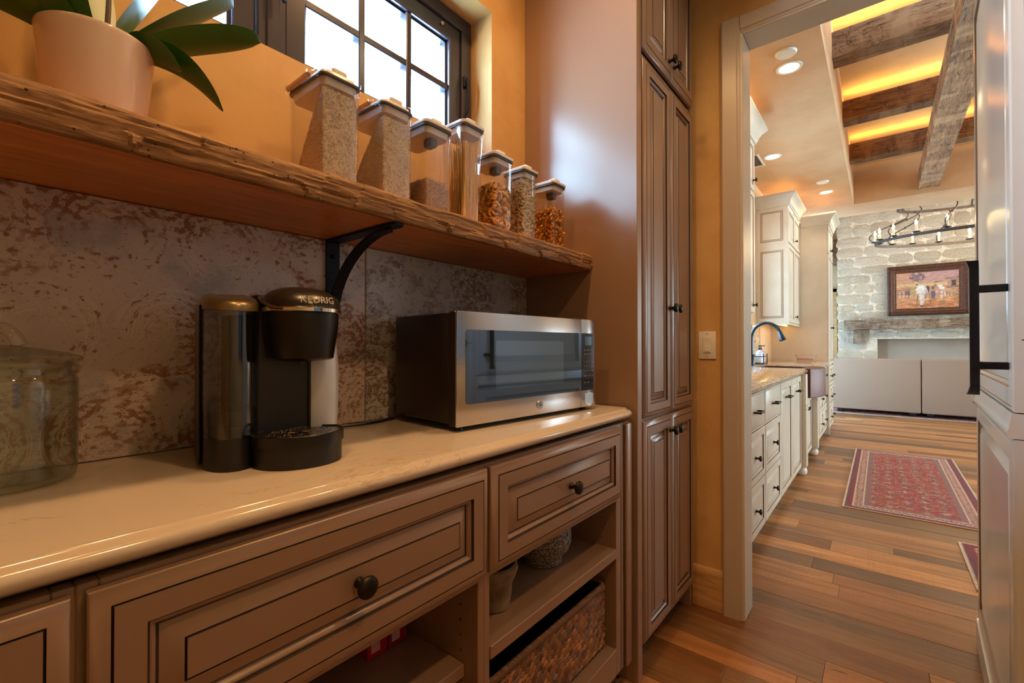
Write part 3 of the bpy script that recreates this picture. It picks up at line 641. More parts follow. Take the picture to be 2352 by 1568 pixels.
for zz in (1.345, 1.24): MB().lathe([(.006, 0), (.006, .002), (.003, .005)], 10, Matrix.Translation((.611, YW - .0165, zz)) @ Matrix.Rotation(pi / 2, 4, 'X')).build('bolt', M['iron'], br)

# ------------------------------------------------------------------ microwave
M['steel'] = Mat('brushed_steel').color(srgb(196, 190, 186)).set(rough=0.24, metal=1.0).m
m = Mat('brushed_steel_front'); x, y, z = m.xyz(); st = m.noise(m.comb(x * 2, y * 2, z * 700), 1, 2)
m.color(srgb(206, 202, 200)).set(rough=0.22, metal=1.0); m.bump(st, 0.06, 0.0004); M['steelf'] = m.m
M['oven_case'] = plain('dark_grey_case', srgb(54, 46, 42), 0.28, 0.5)
M['black_glass'] = plain('black_glass', srgb(104, 118, 132), 0.03, 0.9)
M['black_plastic'] = plain('black_plastic', srgb(18, 17, 18), 0.3)
M['print'] = plain('grey_print', srgb(150, 150, 156), 0.6)
MW = T(0.748, 0.772, 0.9145, math.radians(-5.2))
mw = thing('microwave', (0.748, 0.772, 0.9145), 'stainless steel countertop microwave with dark glass door', 'microwave', rotz=math.radians(-5.2))
WW, HH, DD, Z0 = .574, .276, .272, .012
MB().rbox(.002, WW - .002, .034, DD, Z0 + .004, Z0 + HH - .003, .006, 2).build('case', M['oven_case'], mw, W=MW)
MB().rbox(0, WW, .006, .033, Z0, Z0 + HH, .003, 1).build('front_bezel', M['oven_case'], mw, W=MW)
dw = .497
dr = MB(); dr.rbox(0, dw - .0006, 0, .007, Z0, Z0 + HH, .0022, 2); door = dr.build('door', M['steelf'], mw, W=MW)
def flat_rr(x0, x1, z0, z1, r, y0, y1, round_left=True, round_right=True):
    mb = MB(); pts = rrect(x0, x1, z0, z1, r, 5)
    pts = [((x if (round_left or x > x0 + r) else x0) if (round_right or x < x1 - r) else x1, z) for x, z in pts]
    mb.loft([[(x, y1, z) for x, z in pts], [(x, y0, z) for x, z in pts]]); return mb
flat_rr(.026, dw - .0008, Z0 + .052, Z0 + .232, .008, -.0008, .001, True, False).build('window_glass', M['black_glass'], door, W=MW)
flat_rr(.125, .405, Z0 + .082, Z0 + .206, .006, -.0011, -.0005).build('window_screen', plain('window_mesh_screen', srgb(126, 142, 156), 0.05, 0.9), door, W=MW)
cp = MB(); cp.rbox(dw + .0006, WW, 0, .007, Z0, Z0 + HH, .0022, 2); ctl = cp.build('control_panel', M['steelf'], mw, W=MW)
flat_rr(dw + .0006, WW - .012, Z0 + .052, Z0 + .232, .008, -.0008, .001, False, True).build('keypad_glass', plain('keypad_black', srgb(58, 58, 66), 0.06, 0.7), ctl, W=MW)
flat_rr(dw + .016, WW - .024, Z0 + .194, Z0 + .222, .002, -.0012, -.0006).build('display', plain('display_black', srgb(6, 6, 8), 0.1), ctl, W=MW)
flat_rr(dw + .016, WW - .014, Z0 + .010, Z0 + .042, .004, -.0016, .001).build('open_button', M['steelf'], ctl, W=MW)
kx0 = dw + .012
for rr_, zz in enumerate((.178, .165)):
    for cc in range(3): flat_rr(kx0 + cc * .018, kx0 + cc * .018 + .010, Z0 + zz, Z0 + zz + .0022, .0005, -.0011, -.0006).build('key_legend', M['print'], ctl, W=MW)
for n, ch in enumerate('1234567890'):
    rr_, cc = (n // 3, n % 3) if n < 9 else (3, 1)
    text('key_number', ch, .008, MW @ Matrix.Translation((kx0 + .004 + cc * .0125, -.0009, Z0 + .142 - rr_ * .0145)) @ FRONT, M['print'], ctl)
for q, (cx_, zz) in enumerate(((.042, .145), (.042, .130), (.042, .116), (.042, .101), (.002, .101), (.026, .101), (.002, .080), (.020, .080))):
    flat_rr(kx0 + cx_, kx0 + cx_ + .009, Z0 + zz - .004, Z0 + zz - .002, .0005, -.0011, -.0006).build('key_legend', M['print'], ctl, W=MW)
bd = MB(); bd.lathe([(.0125, 0), (.0125, .0018), (.0115, .003), (.0105, .003), (.0100, .0022), (0.0005, .0022)], 32, MW @ Matrix.Translation((.297, .0002, Z0 + .027)) @ Matrix.Rotation(pi / 2, 4, 'X'))
bdo = bd.build('badge', M['steel'], door); text('badge_monogram', 'GE', .011, MW @ Matrix.Translation((.297, -.0022, Z0 + .027)) @ FRONT, plain('badge_grey', srgb(120, 118, 118), 0.3, 0.8), bdo)
for fx in (.03, WW - .03):
    for fy in (.03, DD - .03): MB().lathe([(.010, 0), (.011, Z0 + .005)], 12).build('foot', M['black_plastic'], mw, W=MW @ Matrix.Translation((fx, fy, 0)))
mb = MB(); mb.tube([(.50 + .025 * i, 1.045 + .012 * math.sin(i * .6), .9185) for i in range(12)], .004, 6)
tag(mb.build('power_cord', M['black_plastic']), 'black power cord lying on counter behind the coffee maker', 'cord')

# ------------------------------------------------------------------ glass jar
M['jar_glass'] = clear('jar_glass', (0.95, 0.965, 0.94, 1), 0.8, 0.02, 0.06, (0.95, 1, 0.96, 1), (0.42, 0.46, 0.38, 1))
jx, jy, jz = .047, 1.000, .9145
jar = thing('glass_jar', (jx, jy, jz), 'empty clear glass cookie jar with lid on counter', 'jar'); JW = T(jx, jy, jz)
R = .083
outp = [(.060, 0), (.074, .002), (.081, .008), (R, .018), (R, .150), (.081, .158), (.076, .164), (.0755, .172), (.079, .176), (.079, .180)]
inp = [(.0765, .180), (.0735, .172), (.074, .164), (.079, .156), (.0805, .150), (.0805, .022), (.077, .012), (.058, .008), (.001, .007)]
MB().lathe(outp + inp, 56, caps=(True, False)).build('body', M['jar_glass'], jar, W=JW)
lid = MB(); lid.lathe([(.072, .176), (.073, .1815), (.088, .182), (.089, .186), (.087, .189), (.060, .197), (.022, .204), (.015, .206), (.001, .206)], 56, caps=(False, True)); lo = lid.build('lid', M['jar_glass'], jar, W=JW)
hd = MB(); hd.tube([(.020 - .040 * i / 14, 0, .205 + .026 * math.sin(pi * i / 14) ** .7) for i in range(15)], .0085, 12); hd.build('lid_handle', M['jar_glass'], lo, W=JW @ Matrix.Rotation(-.45, 4, 'Z'))

# ------------------------------------------------------------------ coffee maker
cmat = plain('coffee_black', srgb(17, 15, 16), 0.28); satin = plain('satin_black', srgb(26, 24, 26), 0.42)
gold = plain('champagne_paint', srgb(140, 122, 88), 0.3, 0.6); silver = plain('silver_paint', srgb(196, 200, 212), 0.4, 0.3); chrome = plain('chrome', srgb(220, 212, 200), 0.06, 1.0)
smoke = clear('smoked_tank', (0.58, 0.59, 0.66, 1), 0.6, 0.08, 0.10)
CW = T(.362, .866, .9145, math.radians(-13)); cm = thing('coffee_maker', (.362, .866, .9145), 'black single-cup coffee maker with smoky water tank', 'coffee maker', rotz=math.radians(-13))
def ell(cx, cy, rx, ry, n=28, a0=0, a1=2 * pi, z=0): return [(cx + rx * math.cos(a0 + (a1 - a0) * i / (n - 1)), cy + ry * math.sin(a0 + (a1 - a0) * i / (n - 1))) for i in range(n)]
# base: tank foot plus drip-tray drum
tankfoot = ell(-.056, -.005, .040, .058, 20, pi, 2 * pi) + [(-.016, .11), (-.096, .11)]
MB().loft([[(x * k - .056 * (k - 1) * -1 * 0, y, z) for x, y in tankfoot] for z, k in ((0, 1), (.052, 1))]).build('tank_foot', satin, cm, W=CW)
tray = ell(.043, -.052, .072, .064, 30, pi, 2 * pi) + [(.114, .11), (-.027, .11)]
MB().loft([[(x, y, z) for x, y in tray] for z in (0, .050)]).build('base_drum', satin, cm, W=CW)
tr2 = ell(.043, -.050, .076, .069, 34, pi, 2 * pi) + [(.118, -.03), (.09, -.012), (-.008, -.012), (-.031, -.03)]
def inset(poly, d):
    c = np.mean(poly, 0); return [(x + (c[0] - x) * d, y + (c[1] - y) * d) for x, y in poly]
t_ = MB(); t_.loft([[(x, y, .036) for x, y in tr2], [(x, y, .054) for x, y in tr2], [(x, y, .055) for x, y in inset(tr2, .04)], [(x, y, .051) for x, y in inset(tr2, .06)]]); to = t_.build('drip_tray', cmat, cm, W=CW)
g_ = MB(); g_.prism(inset(tr2, .07), .051, .0525)
for i in range(90):
    a = random.uniform(0, 2 * pi); q = random.uniform(.2, .9) ** .6; px_, py_ = .041 + .062 * q * math.cos(a), -.058 + .045 * q * math.sin(a)
    g_.sphere((px_, py_, .0526), (.0016, .0010, .0008), 6, 4)
for i in range(8):
    a = 2 * pi * i / 8; g_.tube([(.041 + .007 * math.cos(a), -.060 + .006 * math.sin(a), .0528), (.041 + .018 * math.cos(a), -.060 + .014 * math.sin(a), .0528)], .0010, 6)
g_.build('drip_grate', plain('grate_dark_metal', srgb(70, 62, 56), 0.22, 0.8), to, W=CW)
MB().lathe([(.005, .0528), (.0001, .0531)], 12, Matrix.Translation((.041, -.060, 0))).build('drain_hole', M['black_plastic'], to, W=CW)
# rear column with black back panel and silver shell
MB().prism([(-.020, -.018), (.068, -.014), (.072, .11), (-.02, .11)], .050, .285).build('back_panel', plain('panel_dark', srgb(30, 29, 36), 0.36), cm, W=CW)
L = []
for z, b in ((.05, .126), (.10, .129), (.16, .129), (.20, .126), (.23, .120), (.255, .110), (.28, .098)):
    L.append([(.070, -.018, z), (.073, -.0205, z), (b - .012, -.014, z), (b, .004, z), (b, .11, z), (.070, .11, z)])
MB().loft(L).build('side_shell', silver, cm, 50, W=CW)
MB().box(.0675, .0710, -.0192, -.0140, .052, .27).build('shell_seam', M['black_plastic'], cm, 0, W=CW)
# brew head: overhanging drum, chrome band and domed lid
def drum(n, rx, ry, z, cy=-.040): return [(.051 + rx * 1.06 * math.cos(2 * pi * i / n), cy + ry * math.sin(2 * pi * i / n), z) for i in range(n)]
hd = MB(); hd.loft([drum(36, .010, .014, .176), drum(36, .046, .048, .180), drum(36, .050, .053, .183), drum(36, .057, .062, .238), drum(36, .058, .063, .262)]); hd.build('brew_head', cmat, cm, 40, W=CW)
MB().lathe([(.004, 0), (.006, .006)], 12, Matrix.Translation((.047, -.045, .170))).build('nozzle', M['black_plastic'], cm, W=CW)
bd = MB(); bd.loft([drum(40, .060, .066, .262), drum(40, .064, .071, .264), drum(40, .064, .071, .270), drum(40, .060, .066, .273)]); bd.build('chrome_band', chrome, cm, 50, W=CW)
L = []
for z, rx, ry, cy in ((.272, .061, .066, -.040), (.280, .062, .066, -.038), (.292, .058, .064, -.030), (.302, .048, .062, -.018), (.309, .034, .055, -.004), (.312, .012, .030, .010)):
    L.append(drum(36, rx, ry, z, cy))
lidp = MB().loft(L).build('lid', plain('lid_brown_black', srgb(36, 30, 26), 0.28), cm, 60, W=CW)
mb = MB(); mb.loft([[(x, y, z) for x, y in rrect(-.022, .110, .015, .112, .02, 5)] for z in (.27, .285)] + [[(x, y, .298) for x, y in rrect(-.018, .104, .02, .108, .02, 5)]]); mb.build('rear_hood', cmat, cm, W=CW)
# KEURIG lettering bent round the front of the lid
tm = text_mesh('KEURIG', .0165, .0003)
for v in tm.vertices:
    a = (v.co.x + .010) / .066; zz = .2835 + v.co.y; k = (.0665 - (zz - .280) * .20) + v.co.z + .0006
    v.co = (.051 + k * math.sin(a) * 1.05, -.0375 - (k + .003) * math.cos(a), zz)
tm.materials.clear(); tm.materials.append(plain('silver_print', srgb(214, 206, 196), 0.4)); place('brand_lettering', tm, lidp, CW)
mb = MB(); mb.tube([(-.006, .03, .296), (-.010, -.01, .291), (-.011, -.045, .280), (-.004, -.075, .270), (.008, -.094, .267)], [.004, .007, .007, .006, .004], 10, flat=.6); mb.build('lever_arm', plain('lever_metal', srgb(96, 76, 60), 0.25, 0.6), cm, 50, W=CW)
# water tank on the left with champagne cap
tk = ell(-.056, -.008, .041, .058, 22, pi, 2 * pi) + [(-.0155, .04), (-.016, .105), (-.085, .108), (-.0975, .08), (-.0975, .03)]
MB().loft([[(x, y, z) for x, y in tk] for z in (.053, .262)] + [[(x + (-.056 - x) * .04, y, .268) for x, y in tk]], (True, True)).build('water_tank', smoke, cm, 50, W=CW)
MB().loft([[(x + (-.056 - x) * .06, y * .95, z) for x, y in tk] for z in (.055, .098)]).build('tank_water', clear('tank_water', (0.55, 0.58, 0.60, 1), 0.5, 0.02, 0.06), cm, 50, W=CW)
MB().prism([(-.03, .03), (-.0165, .02), (-.0165, .10), (-.06, .10)], .054, .262).build('tank_core', plain('tank_core_dark', srgb(52, 54, 66), 0.4), cm, W=CW)
L = []
for k, (zf, zb, s) in enumerate(((.262, .272, 1.03), (.271, .283, 1.04), (.277, .291, .97), (.282, .297, .86), (.284, .300, .60))):
    L.append([(-.056 + (x + .056) * s, .02 + (y - .02) * s, zf + (zb - zf) * min(1, max(0, (y + .066) / .12))) for x, y in tk])
cap = MB().loft(L).build('tank_cap', gold, cm, 60, W=CW)
MB().rbox(-.102, -.098, -.0, .10, .005, .275, .002, 1).build('tank_back_spine', cmat, cm, W=CW)
# ------------------------------------------------------------------ food canisters on the shelf
M['clearplastic'] = clear('clear_plastic', (0.97, 0.965, 0.96, 1), 0.6, 0.04, 0.05, (0.95, 0.96, 1, 1), (0.74, 0.72, 0.76, 1))
M['lidplastic'] = plain('lid_white_plastic', srgb(226, 222, 222), 0.22)
M['gasket'] = plain('gasket_grey', srgb(70, 64, 66), 0.5)
M['tinted'] = clear('tinted_hinge', (0.62, 0.48, 0.42, 1), 0.5, 0.05, 0.06)
M['rice'] = vcol('rice_grains', 0.5); M['pasta'] = vcol('dry_pasta', 0.45); M['beansm'] = vcol('dry_beans', 0.4)
ZT = ZS1 + .0015
def canister(x0, x1, yf, yb, h, label, taper=0.0, hinge=False, scoop=False, logo=False):
    c = thing('food_canister', ((x0 + x1) / 2, (yf + yb) / 2, ZT), label, 'canister', 'clear canisters on timber shelf')
    cx, cy = (x0 + x1) / 2, (yf + yb) / 2; hb = h - .030
    def rr(g, z, r=.014): return [(x, y, ZT + z) for x, y in rrect(x0 + g, x1 - g, yf + g, yb - g, r, 4)]
    t = taper
    body = MB(); body.loft([rr(.004 + t, 0), rr(.0015 + t, .003), rr(.0, hb), rr(-.002, hb + .003), rr(-.002, hb + .006), rr(.0025, hb + .006), rr(.003, hb), rr(.004 + t, .006), rr(.02 + t, .005)], (True, True))
    body.build('body', M['clearplastic'], c, 40)
    lid = MB(); lid.loft([rr(.006, hb - .006), rr(.004, hb + .006), rr(.004, hb + .010)]); l1 = lid.build('lid_insert', M['lidplastic'], c, 40)
    gk = MB(); gk.loft([rr(-.001, hb + .0085), rr(-.0015, hb + .0095), rr(-.0015, hb + .0135), rr(-.001, hb + .0145)]); gk.build('gasket', M['gasket'], c, 40)
    tp = MB(); tp.loft([rr(-.0025, hb + .015), rr(-.003, hb + .017), rr(-.003, hb + .022), rr(.004, h - .003), rr(.012, h)]); top = tp.build('lid', M['lidplastic'] if not hinge else M['clearplastic'], c, 40)
    if hinge: MB().loft([rr(.003, hb + .015), rr(.006, h - .006)]).build('lid_core', M['lidplastic'], top, 40)
    bt = MB(); bt.loft([[(x, y, z) for x, y in rrect(cx - .015, cx + .019, yf + .010, yf + .042, .006, 4)] for z in (ZT + h - .004, ZT + h + .006)] + [[(x, y, ZT + h + .0085) for x, y in rrect(cx - .012, cx + .016, yf + .013, yf + .039, .005, 4)]])
    bt.build('spout_cap', M['white'], top, 40)
    if hinge:
        hb_ = MB(); hb_.tube([(x0 - .005, yf + .045, ZT + h - .012), (x0 - .005, yb - .012, ZT + h - .012)], .0055, 10); hb_.build('grip_bar', M['tinted'], c)
        for yy in (yf + .040, yb - .010): MB().rbox(x0 - .011, x0 + .004, yy - .006, yy + .006, ZT + h - .019, ZT + h - .004, .003, 2).build('clip', M['clearplastic'], c)
    if scoop: MB().rbox(cx - .012, cx + .012, yf + .02, yf + .05, ZT + hb - .028, ZT + hb - .006, .005, 2).build('scoop_clip', M['gasket'], c)
    return c
rs = np.random.default_rng(11)
def col_of(base, j=.12):
    k = 1 + rs.uniform(-j, j); return (base[0] * k, base[1] * k * (1 + rs.uniform(-.03, .03)), base[2] * k * (1 + rs.uniform(-.05, .05)))
def rotm(): 
    q = Vector(rs.normal(0, 1, 3)); return Matrix.Rotation(rs.uniform(0, 2 * pi), 4, q.normalized())
def grain_mesh(r, l):   # a low bipyramid prism, 12 triangles
    v = [(-l, 0, 0)] + [(-l * .4, r * math.cos(a), r * math.sin(a)) for a in (0, 2.09, 4.19)] + [(l * .4, r * math.cos(a), r * math.sin(a)) for a in (0, 2.09, 4.19)] + [(l, 0, 0)]
    f = [(0, 2, 1), (0, 3, 2), (0, 1, 3), (1, 2, 5, 4), (2, 3, 6, 5), (3, 1, 4, 6), (4, 5, 7), (5, 6, 7), (6, 4, 7)]; return v, f
def surf_points(x0, x1, yf, yb, zt, n, top=True, slope=None):
    """random points on the front, near side and top of a fill"""
    H = zt - ZT; A = [(x1 - x0) * H, (yb - yf) * H, (x1 - x0) * H * .0 + (yb - yf) * H * .5, (x1 - x0) * (yb - yf)]; A = np.array(A) / sum(A); out = []
    for k in rs.choice(4, n, p=A):
        u, v = rs.random(2)
        if k == 0: p = (x0 + (x1 - x0) * u, yf, ZT + .006 + (H - .008) * v)
        elif k == 1: p = (x0, yf + (yb - yf) * u, ZT + .006 + (H - .008) * v)
        elif k == 2: p = (x1, yf + (yb - yf) * u, ZT + .006 + (H - .008) * v)
        else: p = (x0 + (x1 - x0) * u, yf + (yb - yf) * v, zt)
        if slope and p[2] > slope(p[1]): p = (p[0], p[1], slope(p[1]))
        out.append(p)
    return out
def rice(x0, x1, yf, yb, zt, n, base, label, slope=None, name='rice'):
    mb = MB(); g = .0078
    a, b, c, d = x0 + g, x1 - g, yf + g, yb - g
    S = slope or (lambda y: zt)
    ys = np.linspace(c, d, 9)
    L = [[(a, y, ZT + .0065), (b, y, ZT + .0065), (b, y, S(y) - .001), (a, y, S(y) - .001)] for y in ys]
    mb.loft(L, col=base)
    gv, gf = grain_mesh(.0009, .0032)
    for p in surf_points(a - .0008, b + .0008, c - .0008, d, zt, n, True, S):
        mb.add(gv, gf, 0, col_of(base, .16), Matrix.Translation(p) @ rotm())
    o = mb.build(name, M['rice'], smooth=0); return tag(o, label, 'rice', kind='stuff')
YFc = .848
spec = [  # x0, x1, yback, height
    (.455, .543, .990, .236), (.596, .682, .990, .236), (.719, .806, .985, .236), (.846, .928, .940, .284), (.968, .1056 * 10, .950, .240), (1.106, 1.184, .935, .238), (1.268, 1.346, .950, .241)]
cream_rice = (.80, .68, .54)
(x0, x1, yb, h) = spec[0]; canister(x0, x1, YFc, yb, h, 'clear canister full of rice standing beside the orchid pot', hinge=True)
sl = lambda y: min(ZT + h - .042, ZT + h - .042 - max(0, (y - YFc - .015)) * 1.55 + 0.0)
rice(x0, x1, YFc, yb, ZT + h - .042, 3600, cream_rice, 'white rice heaped to front of canister beside orchid pot', lambda y: max(ZT + .02, sl(y)))
(x0, x1, yb, h) = spec[1]; canister(x0, x1, YFc, yb, h, 'clear canister full of rice between two other canisters', hinge=True)
sl2 = lambda y: max(ZT + .03, min(ZT + h - .044, ZT + h - .044 - max(0, (y - YFc - .02)) * 1.2))
rice(x0, x1, YFc, yb, ZT + h - .044, 3400, (.78, .66, .52), 'white rice in second canister from the orchid', sl2)
(x0, x1, yb, h) = spec[2]; canister(x0, x1, YFc, yb, h, 'nearly empty clear canister with brown rice at the bottom', scoop=True)
rice(x0, x1, YFc, yb, ZT + .088, 2200, (.62, .42, .27), 'brown rice filling the bottom of nearly empty canister', name='brown_rice')
# spaghetti
(x0, x1, yb, h) = spec[3]; sc_ = canister(x0, x1, YFc, yb, h, 'tallest tapered clear canister holding spaghetti', taper=.007, logo=True)
mb = MB()
for i in range(260):
    a0 = rs.uniform(x0 + .015, x1 - .022); b0 = rs.choice([YFc + .012, rs.uniform(YFc + .012, yb - .02)]); a1 = min(max(a0 + rs.normal(-.006 if i % 3 else .020, .012), x0 + .010), x1 - .016); b1 = min(max(b0 + rs.normal(0, .008), YFc + .0085), yb - .014)
    ln = rs.uniform(.212, .228); mb.tube([(a1, b0, ZT + .007), ((a0 + a1) / 2 + .001, (b0 + b1) / 2, ZT + ln / 2), (a0, b1, ZT + ln)], .0009, 5, col=col_of((.80, .50, .18), .14))
tag(mb.build('spaghetti', M['pasta'], smooth=60), 'bundle of dry spaghetti standing in tallest canister', 'pasta', kind='stuff')
# elbow macaroni
def elbow(r, k=1.0):
    pts = [(r * math.cos(t), r * math.sin(t), 0) for t in np.linspace(-.25, pi * .78, 8)]; mb = MB(); mb.tube(pts, .0036 * k, 7, caps=(False, False)); mb.tube([(p[0], p[1], p[2]) for p in pts], .0022 * k, 6, caps=(False, False)); return mb.v, mb.f
ev, ef = elbow(.0085)
(x0, x1, yb, h) = spec[4]; canister(x0, x1, YFc, yb, h, 'clear canister of elbow macaroni on timber shelf', scoop=True)
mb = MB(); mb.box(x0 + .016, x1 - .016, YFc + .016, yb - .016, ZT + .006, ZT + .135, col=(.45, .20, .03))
for p in surf_points(x0 + .014, x1 - .014, YFc + .014, yb - .014, ZT + .142, 420): mb.add(ev, ef, 0, col_of((.86, .47, .09), .15), Matrix.Translation(p) @ rotm())
tag(mb.build('elbow_macaroni', M['pasta'], smooth=60), 'orange elbow macaroni packed in canister', 'pasta', kind='stuff')
# beans
(x0, x1, yb, h) = spec[5]; canister(x0, x1, YFc, yb, h, 'clear canister full of pale dried beans', hinge=False)
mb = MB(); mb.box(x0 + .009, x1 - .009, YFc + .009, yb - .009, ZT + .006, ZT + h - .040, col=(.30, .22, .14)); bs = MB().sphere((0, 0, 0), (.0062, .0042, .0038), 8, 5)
for p in surf_points(x0 + .0105, x1 - .0105, YFc + .0105, yb - .010, ZT + h - .041, 760): mb.add(bs.v, bs.f, 0, col_of((.68, .55, .38), .12), Matrix.Translation(p) @ rotm())
tag(mb.build('dried_beans', M['beansm'], smooth=60), 'pale dried beans filling canister to the lid', 'beans', kind='stuff')
# rotini
(x0, x1, yb, h) = spec[6]; canister(x0, x1, YFc, yb, h, 'clear canister of orange spiral pasta near the tall cabinet', scoop=True)
P = []
for i in range(15):
    t = i / 14; a = t * 2 * pi * 1.7; P.append([((t - .5) * .032, s * .0058 * math.cos(a), s * .0058 * math.sin(a)) for s in (-1, -.35, .35, 1)])
rv = MB().grid(P)
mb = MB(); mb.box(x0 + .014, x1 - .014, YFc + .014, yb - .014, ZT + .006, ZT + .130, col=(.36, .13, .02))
for p in surf_points(x0 + .0135, x1 - .0135, YFc + .0135, yb - .0135, ZT + .138, 460): mb.add(rv.v, rv.f, 0, col_of((.80, .36, .04), .2), Matrix.Translation(p) @ rotm())
tag(mb.build('rotini', M['pasta'], smooth=60), 'orange spiral pasta in last canister', 'pasta', kind='stuff')

# ------------------------------------------------------------------ orchid in white pot
ox, oy = .142, .950
pot = thing('orchid_pot', (ox, oy, ZS1), 'white glazed pot with an orchid on timber shelf', 'plant pot')
MB().lathe([(.048, .001), (.056, .002), (.0585, .01), (.0705, .146), (.0712, .150), (.0705, .153), (.069, .154), (.067, .150), (.065, .125), (.001, .125)], 56).build('pot', plain('white_glaze', srgb(226, 206, 192), 0.12, coat=0.4), pot, 40, W=T(ox, oy, ZS1))
MB().lathe([(.064, .122), (.060, .130), (.03, .134), (.001, .135)], 24).build('bark', mottled('bark_mix', srgb(70, 48, 30), srgb(110, 80, 50), 60, 0.9, 0.8, 80, 0.004), pot, W=T(ox, oy, ZS1))
m = Mat('orchid_leaf'); x, y, z = m.xyz(m.objc()); p = m.objc()
m.color(m.mix(m.noise(p, 9, 3), srgb(34, 84, 24), srgb(66, 116, 30))).set(rough=0.38); m.b.inputs['Subsurface Weight'].default_value = 0.0; M['leaf'] = m.m
def leaf(az, L, wdt, rise, droop, z0=.135, twist=0, r0=.012, lean=0):
    n = 22; up = []; dn = []
    for i in range(n + 1):
        t = i / n; rad = r0 + L * t * (1 - .12 * droop * t); zz = z0 + rise * t - droop * .17 * t ** 2.2
        wd = wdt * (.42 + .58 * math.sin(pi / 2 * min(1, t / .5))) * math.sqrt(max(.0005, 1 - (max(0, t - .52) / .48) ** 2.4))
        row = []; row2 = []
        for j in range(9):
            s = (j - 4) / 4; off = s * wd; fold = abs(s) ** 1.3 * wd * .22 + twist * s * wd * t
            cx_, sx_ = math.cos(az), math.sin(az)
            p = (rad * cx_ - off * sx_, rad * sx_ + off * cx_, zz + fold + lean * off)
            row.append(p); row2.append((p[0], p[1], p[2] - .0022 * (1 - abs(s) ** 3) - .0003))
        up.append(row); dn.append(row2)
    mb = MB(); mb.grid(up); mb.grid(dn)
    mb.grid([[r_[0] for r_ in up], [r_[0] for r_ in dn]]); mb.grid([[r_[-1] for r_ in up], [r_[-1] for r_ in dn]])
    return mb.build('leaf', M['leaf'], pot, 60, W=T(ox, oy, ZS1))
D2 = math.radians
leaf(D2(-6), .225, .031, .160, .18, lean=-.45); leaf(D2(6), .19, .040, .215, .08, twist=.15, lean=-.4); leaf(D2(-26), .150, .024, .050, .66, r0=.03, z0=.146, lean=-.55)
leaf(D2(-38), .088, .022, .030, .28, r0=.03, z0=.146, lean=-.55); leaf(D2(184), .20, .034, .10, .50, z0=.14, lean=.5); leaf(D2(200), .20, .032, .15, .25, lean=.45); leaf(D2(168), .15, .040, .20, .1, twist=-.2, lean=.3); leaf(D2(95), .09, .036, .22, .05); leaf(D2(222), .17, .030, .22, .12, lean=.4); leaf(D2(30), .12, .040, .25, .05, lean=-.3)
MB().tube([(.008, -.012, .13), (.010, -.02, .22), (.016, -.028, .33), (.02, -.03, .45)], [.0038, .0034, .003, .0028], 8).build('flower_stem', plain('stem_brown', srgb(120, 96, 84), 0.5), pot, W=T(ox, oy, ZS1))

# ------------------------------------------------------------------ cubby contents
m = Mat('speckled_granite'); p = m.pos(); n1 = m.noise(p, 260, 2, 0.6)
m.color(m.ramp(n1, [(.38, srgb(26, 26, 30)), (.5, srgb(112, 108, 106)), (.62, srgb(184, 178, 170))])).set(rough=0.75); m.bump(n1, 0.5, 0.002); M['speckle'] = m.m
mo = thing('mortar', (1.110, .785, .4845), 'grey speckled granite mortar bowl on cabinet shelf', 'mortar')
MB().lathe([(.054, 0), (.059, .003), (.061, .020), (.065, .026), (.080, .042), (.087, .062), (.087, .098), (.083, .105), (.075, .105), (.070, .090), (.052, .050), (.001, .040)], 48).build('bowl', M['speckle'], mo, 40, W=T(1.110, .785, .4845))
M['stonebowl'] = mottled('worn_marble', srgb(150, 132, 112), srgb(112, 90, 70), 22, 0.6, 0.3, 60, 0.002)
m2 = thing('mortar', (.842, .742, .4845), 'small tan marble mortar with pestle on cabinet shelf', 'mortar')
MB().lathe([(.036, 0), (.041, .003), (.046, .030), (.048, .060), (.056, .076), (.062, .092), (.061, .103), (.054, .106), (.047, .100), (.040, .070), (.030, .03), (.001, .024)], 40).build('bowl', M['stonebowl'], m2, 40, W=T(.842, .742, .4845))
pe = MB(); pe.tube([(.846, .742, .5270), (.836, .735, .555), (.824, .728, .585), (.812, .722, .612)], [.017, .016, .012, .014], 14); tag(pe.build('pestle', mottled('grey_marble', srgb(120, 116, 112), srgb(92, 88, 86), 30, 0.5), smooth=60), 'grey stone pestle leaning inside the small tan mortar', 'pestle')
# woven basket
bk = thing('woven_basket', (1.0, .85, .1745), 'rectangular brown woven basket on lower cabinet shelf', 'basket')
BX0, BX1, BY0, BY1, BZ0, BZ1 = .742, 1.300, .672, 1.045, .1755, .372
mb = MB(); t_ = .010
for b in ((BX0 + .012, BX1 - .012, BY0 + .008, BY0 + .014), (BX0 + .012, BX1 - .012, BY1 - .014, BY1 - .008)): mb.box(b[0], b[1], b[2], b[3], BZ0, BZ1)
for b in ((BX0 + .008, BX0 + .014), (BX1 - .014, BX1 - .008)): mb.box(b[0], b[1], BY0 + .012, BY1 - .012, BZ0, BZ1)
mb.box(BX0 + .012, BX1 - .012, BY0 + .012, BY1 - .012, BZ0, BZ0 + .008); mb.build('core', plain('basket_dark', srgb(30, 18, 12), 0.9), bk, 0)
wv = MB(); rb = np.random.default_rng(5)
pal = [(.30, .13, .05), (.22, .09, .04), (.38, .19, .09), (.17, .08, .05), (.26, .16, .13), (.42, .20, .08), (.20, .13, .12), (.34, .15, .06)]
sph = MB().sphere((0, 0, 0), (.0145, .0048, .0070), 6, 4)
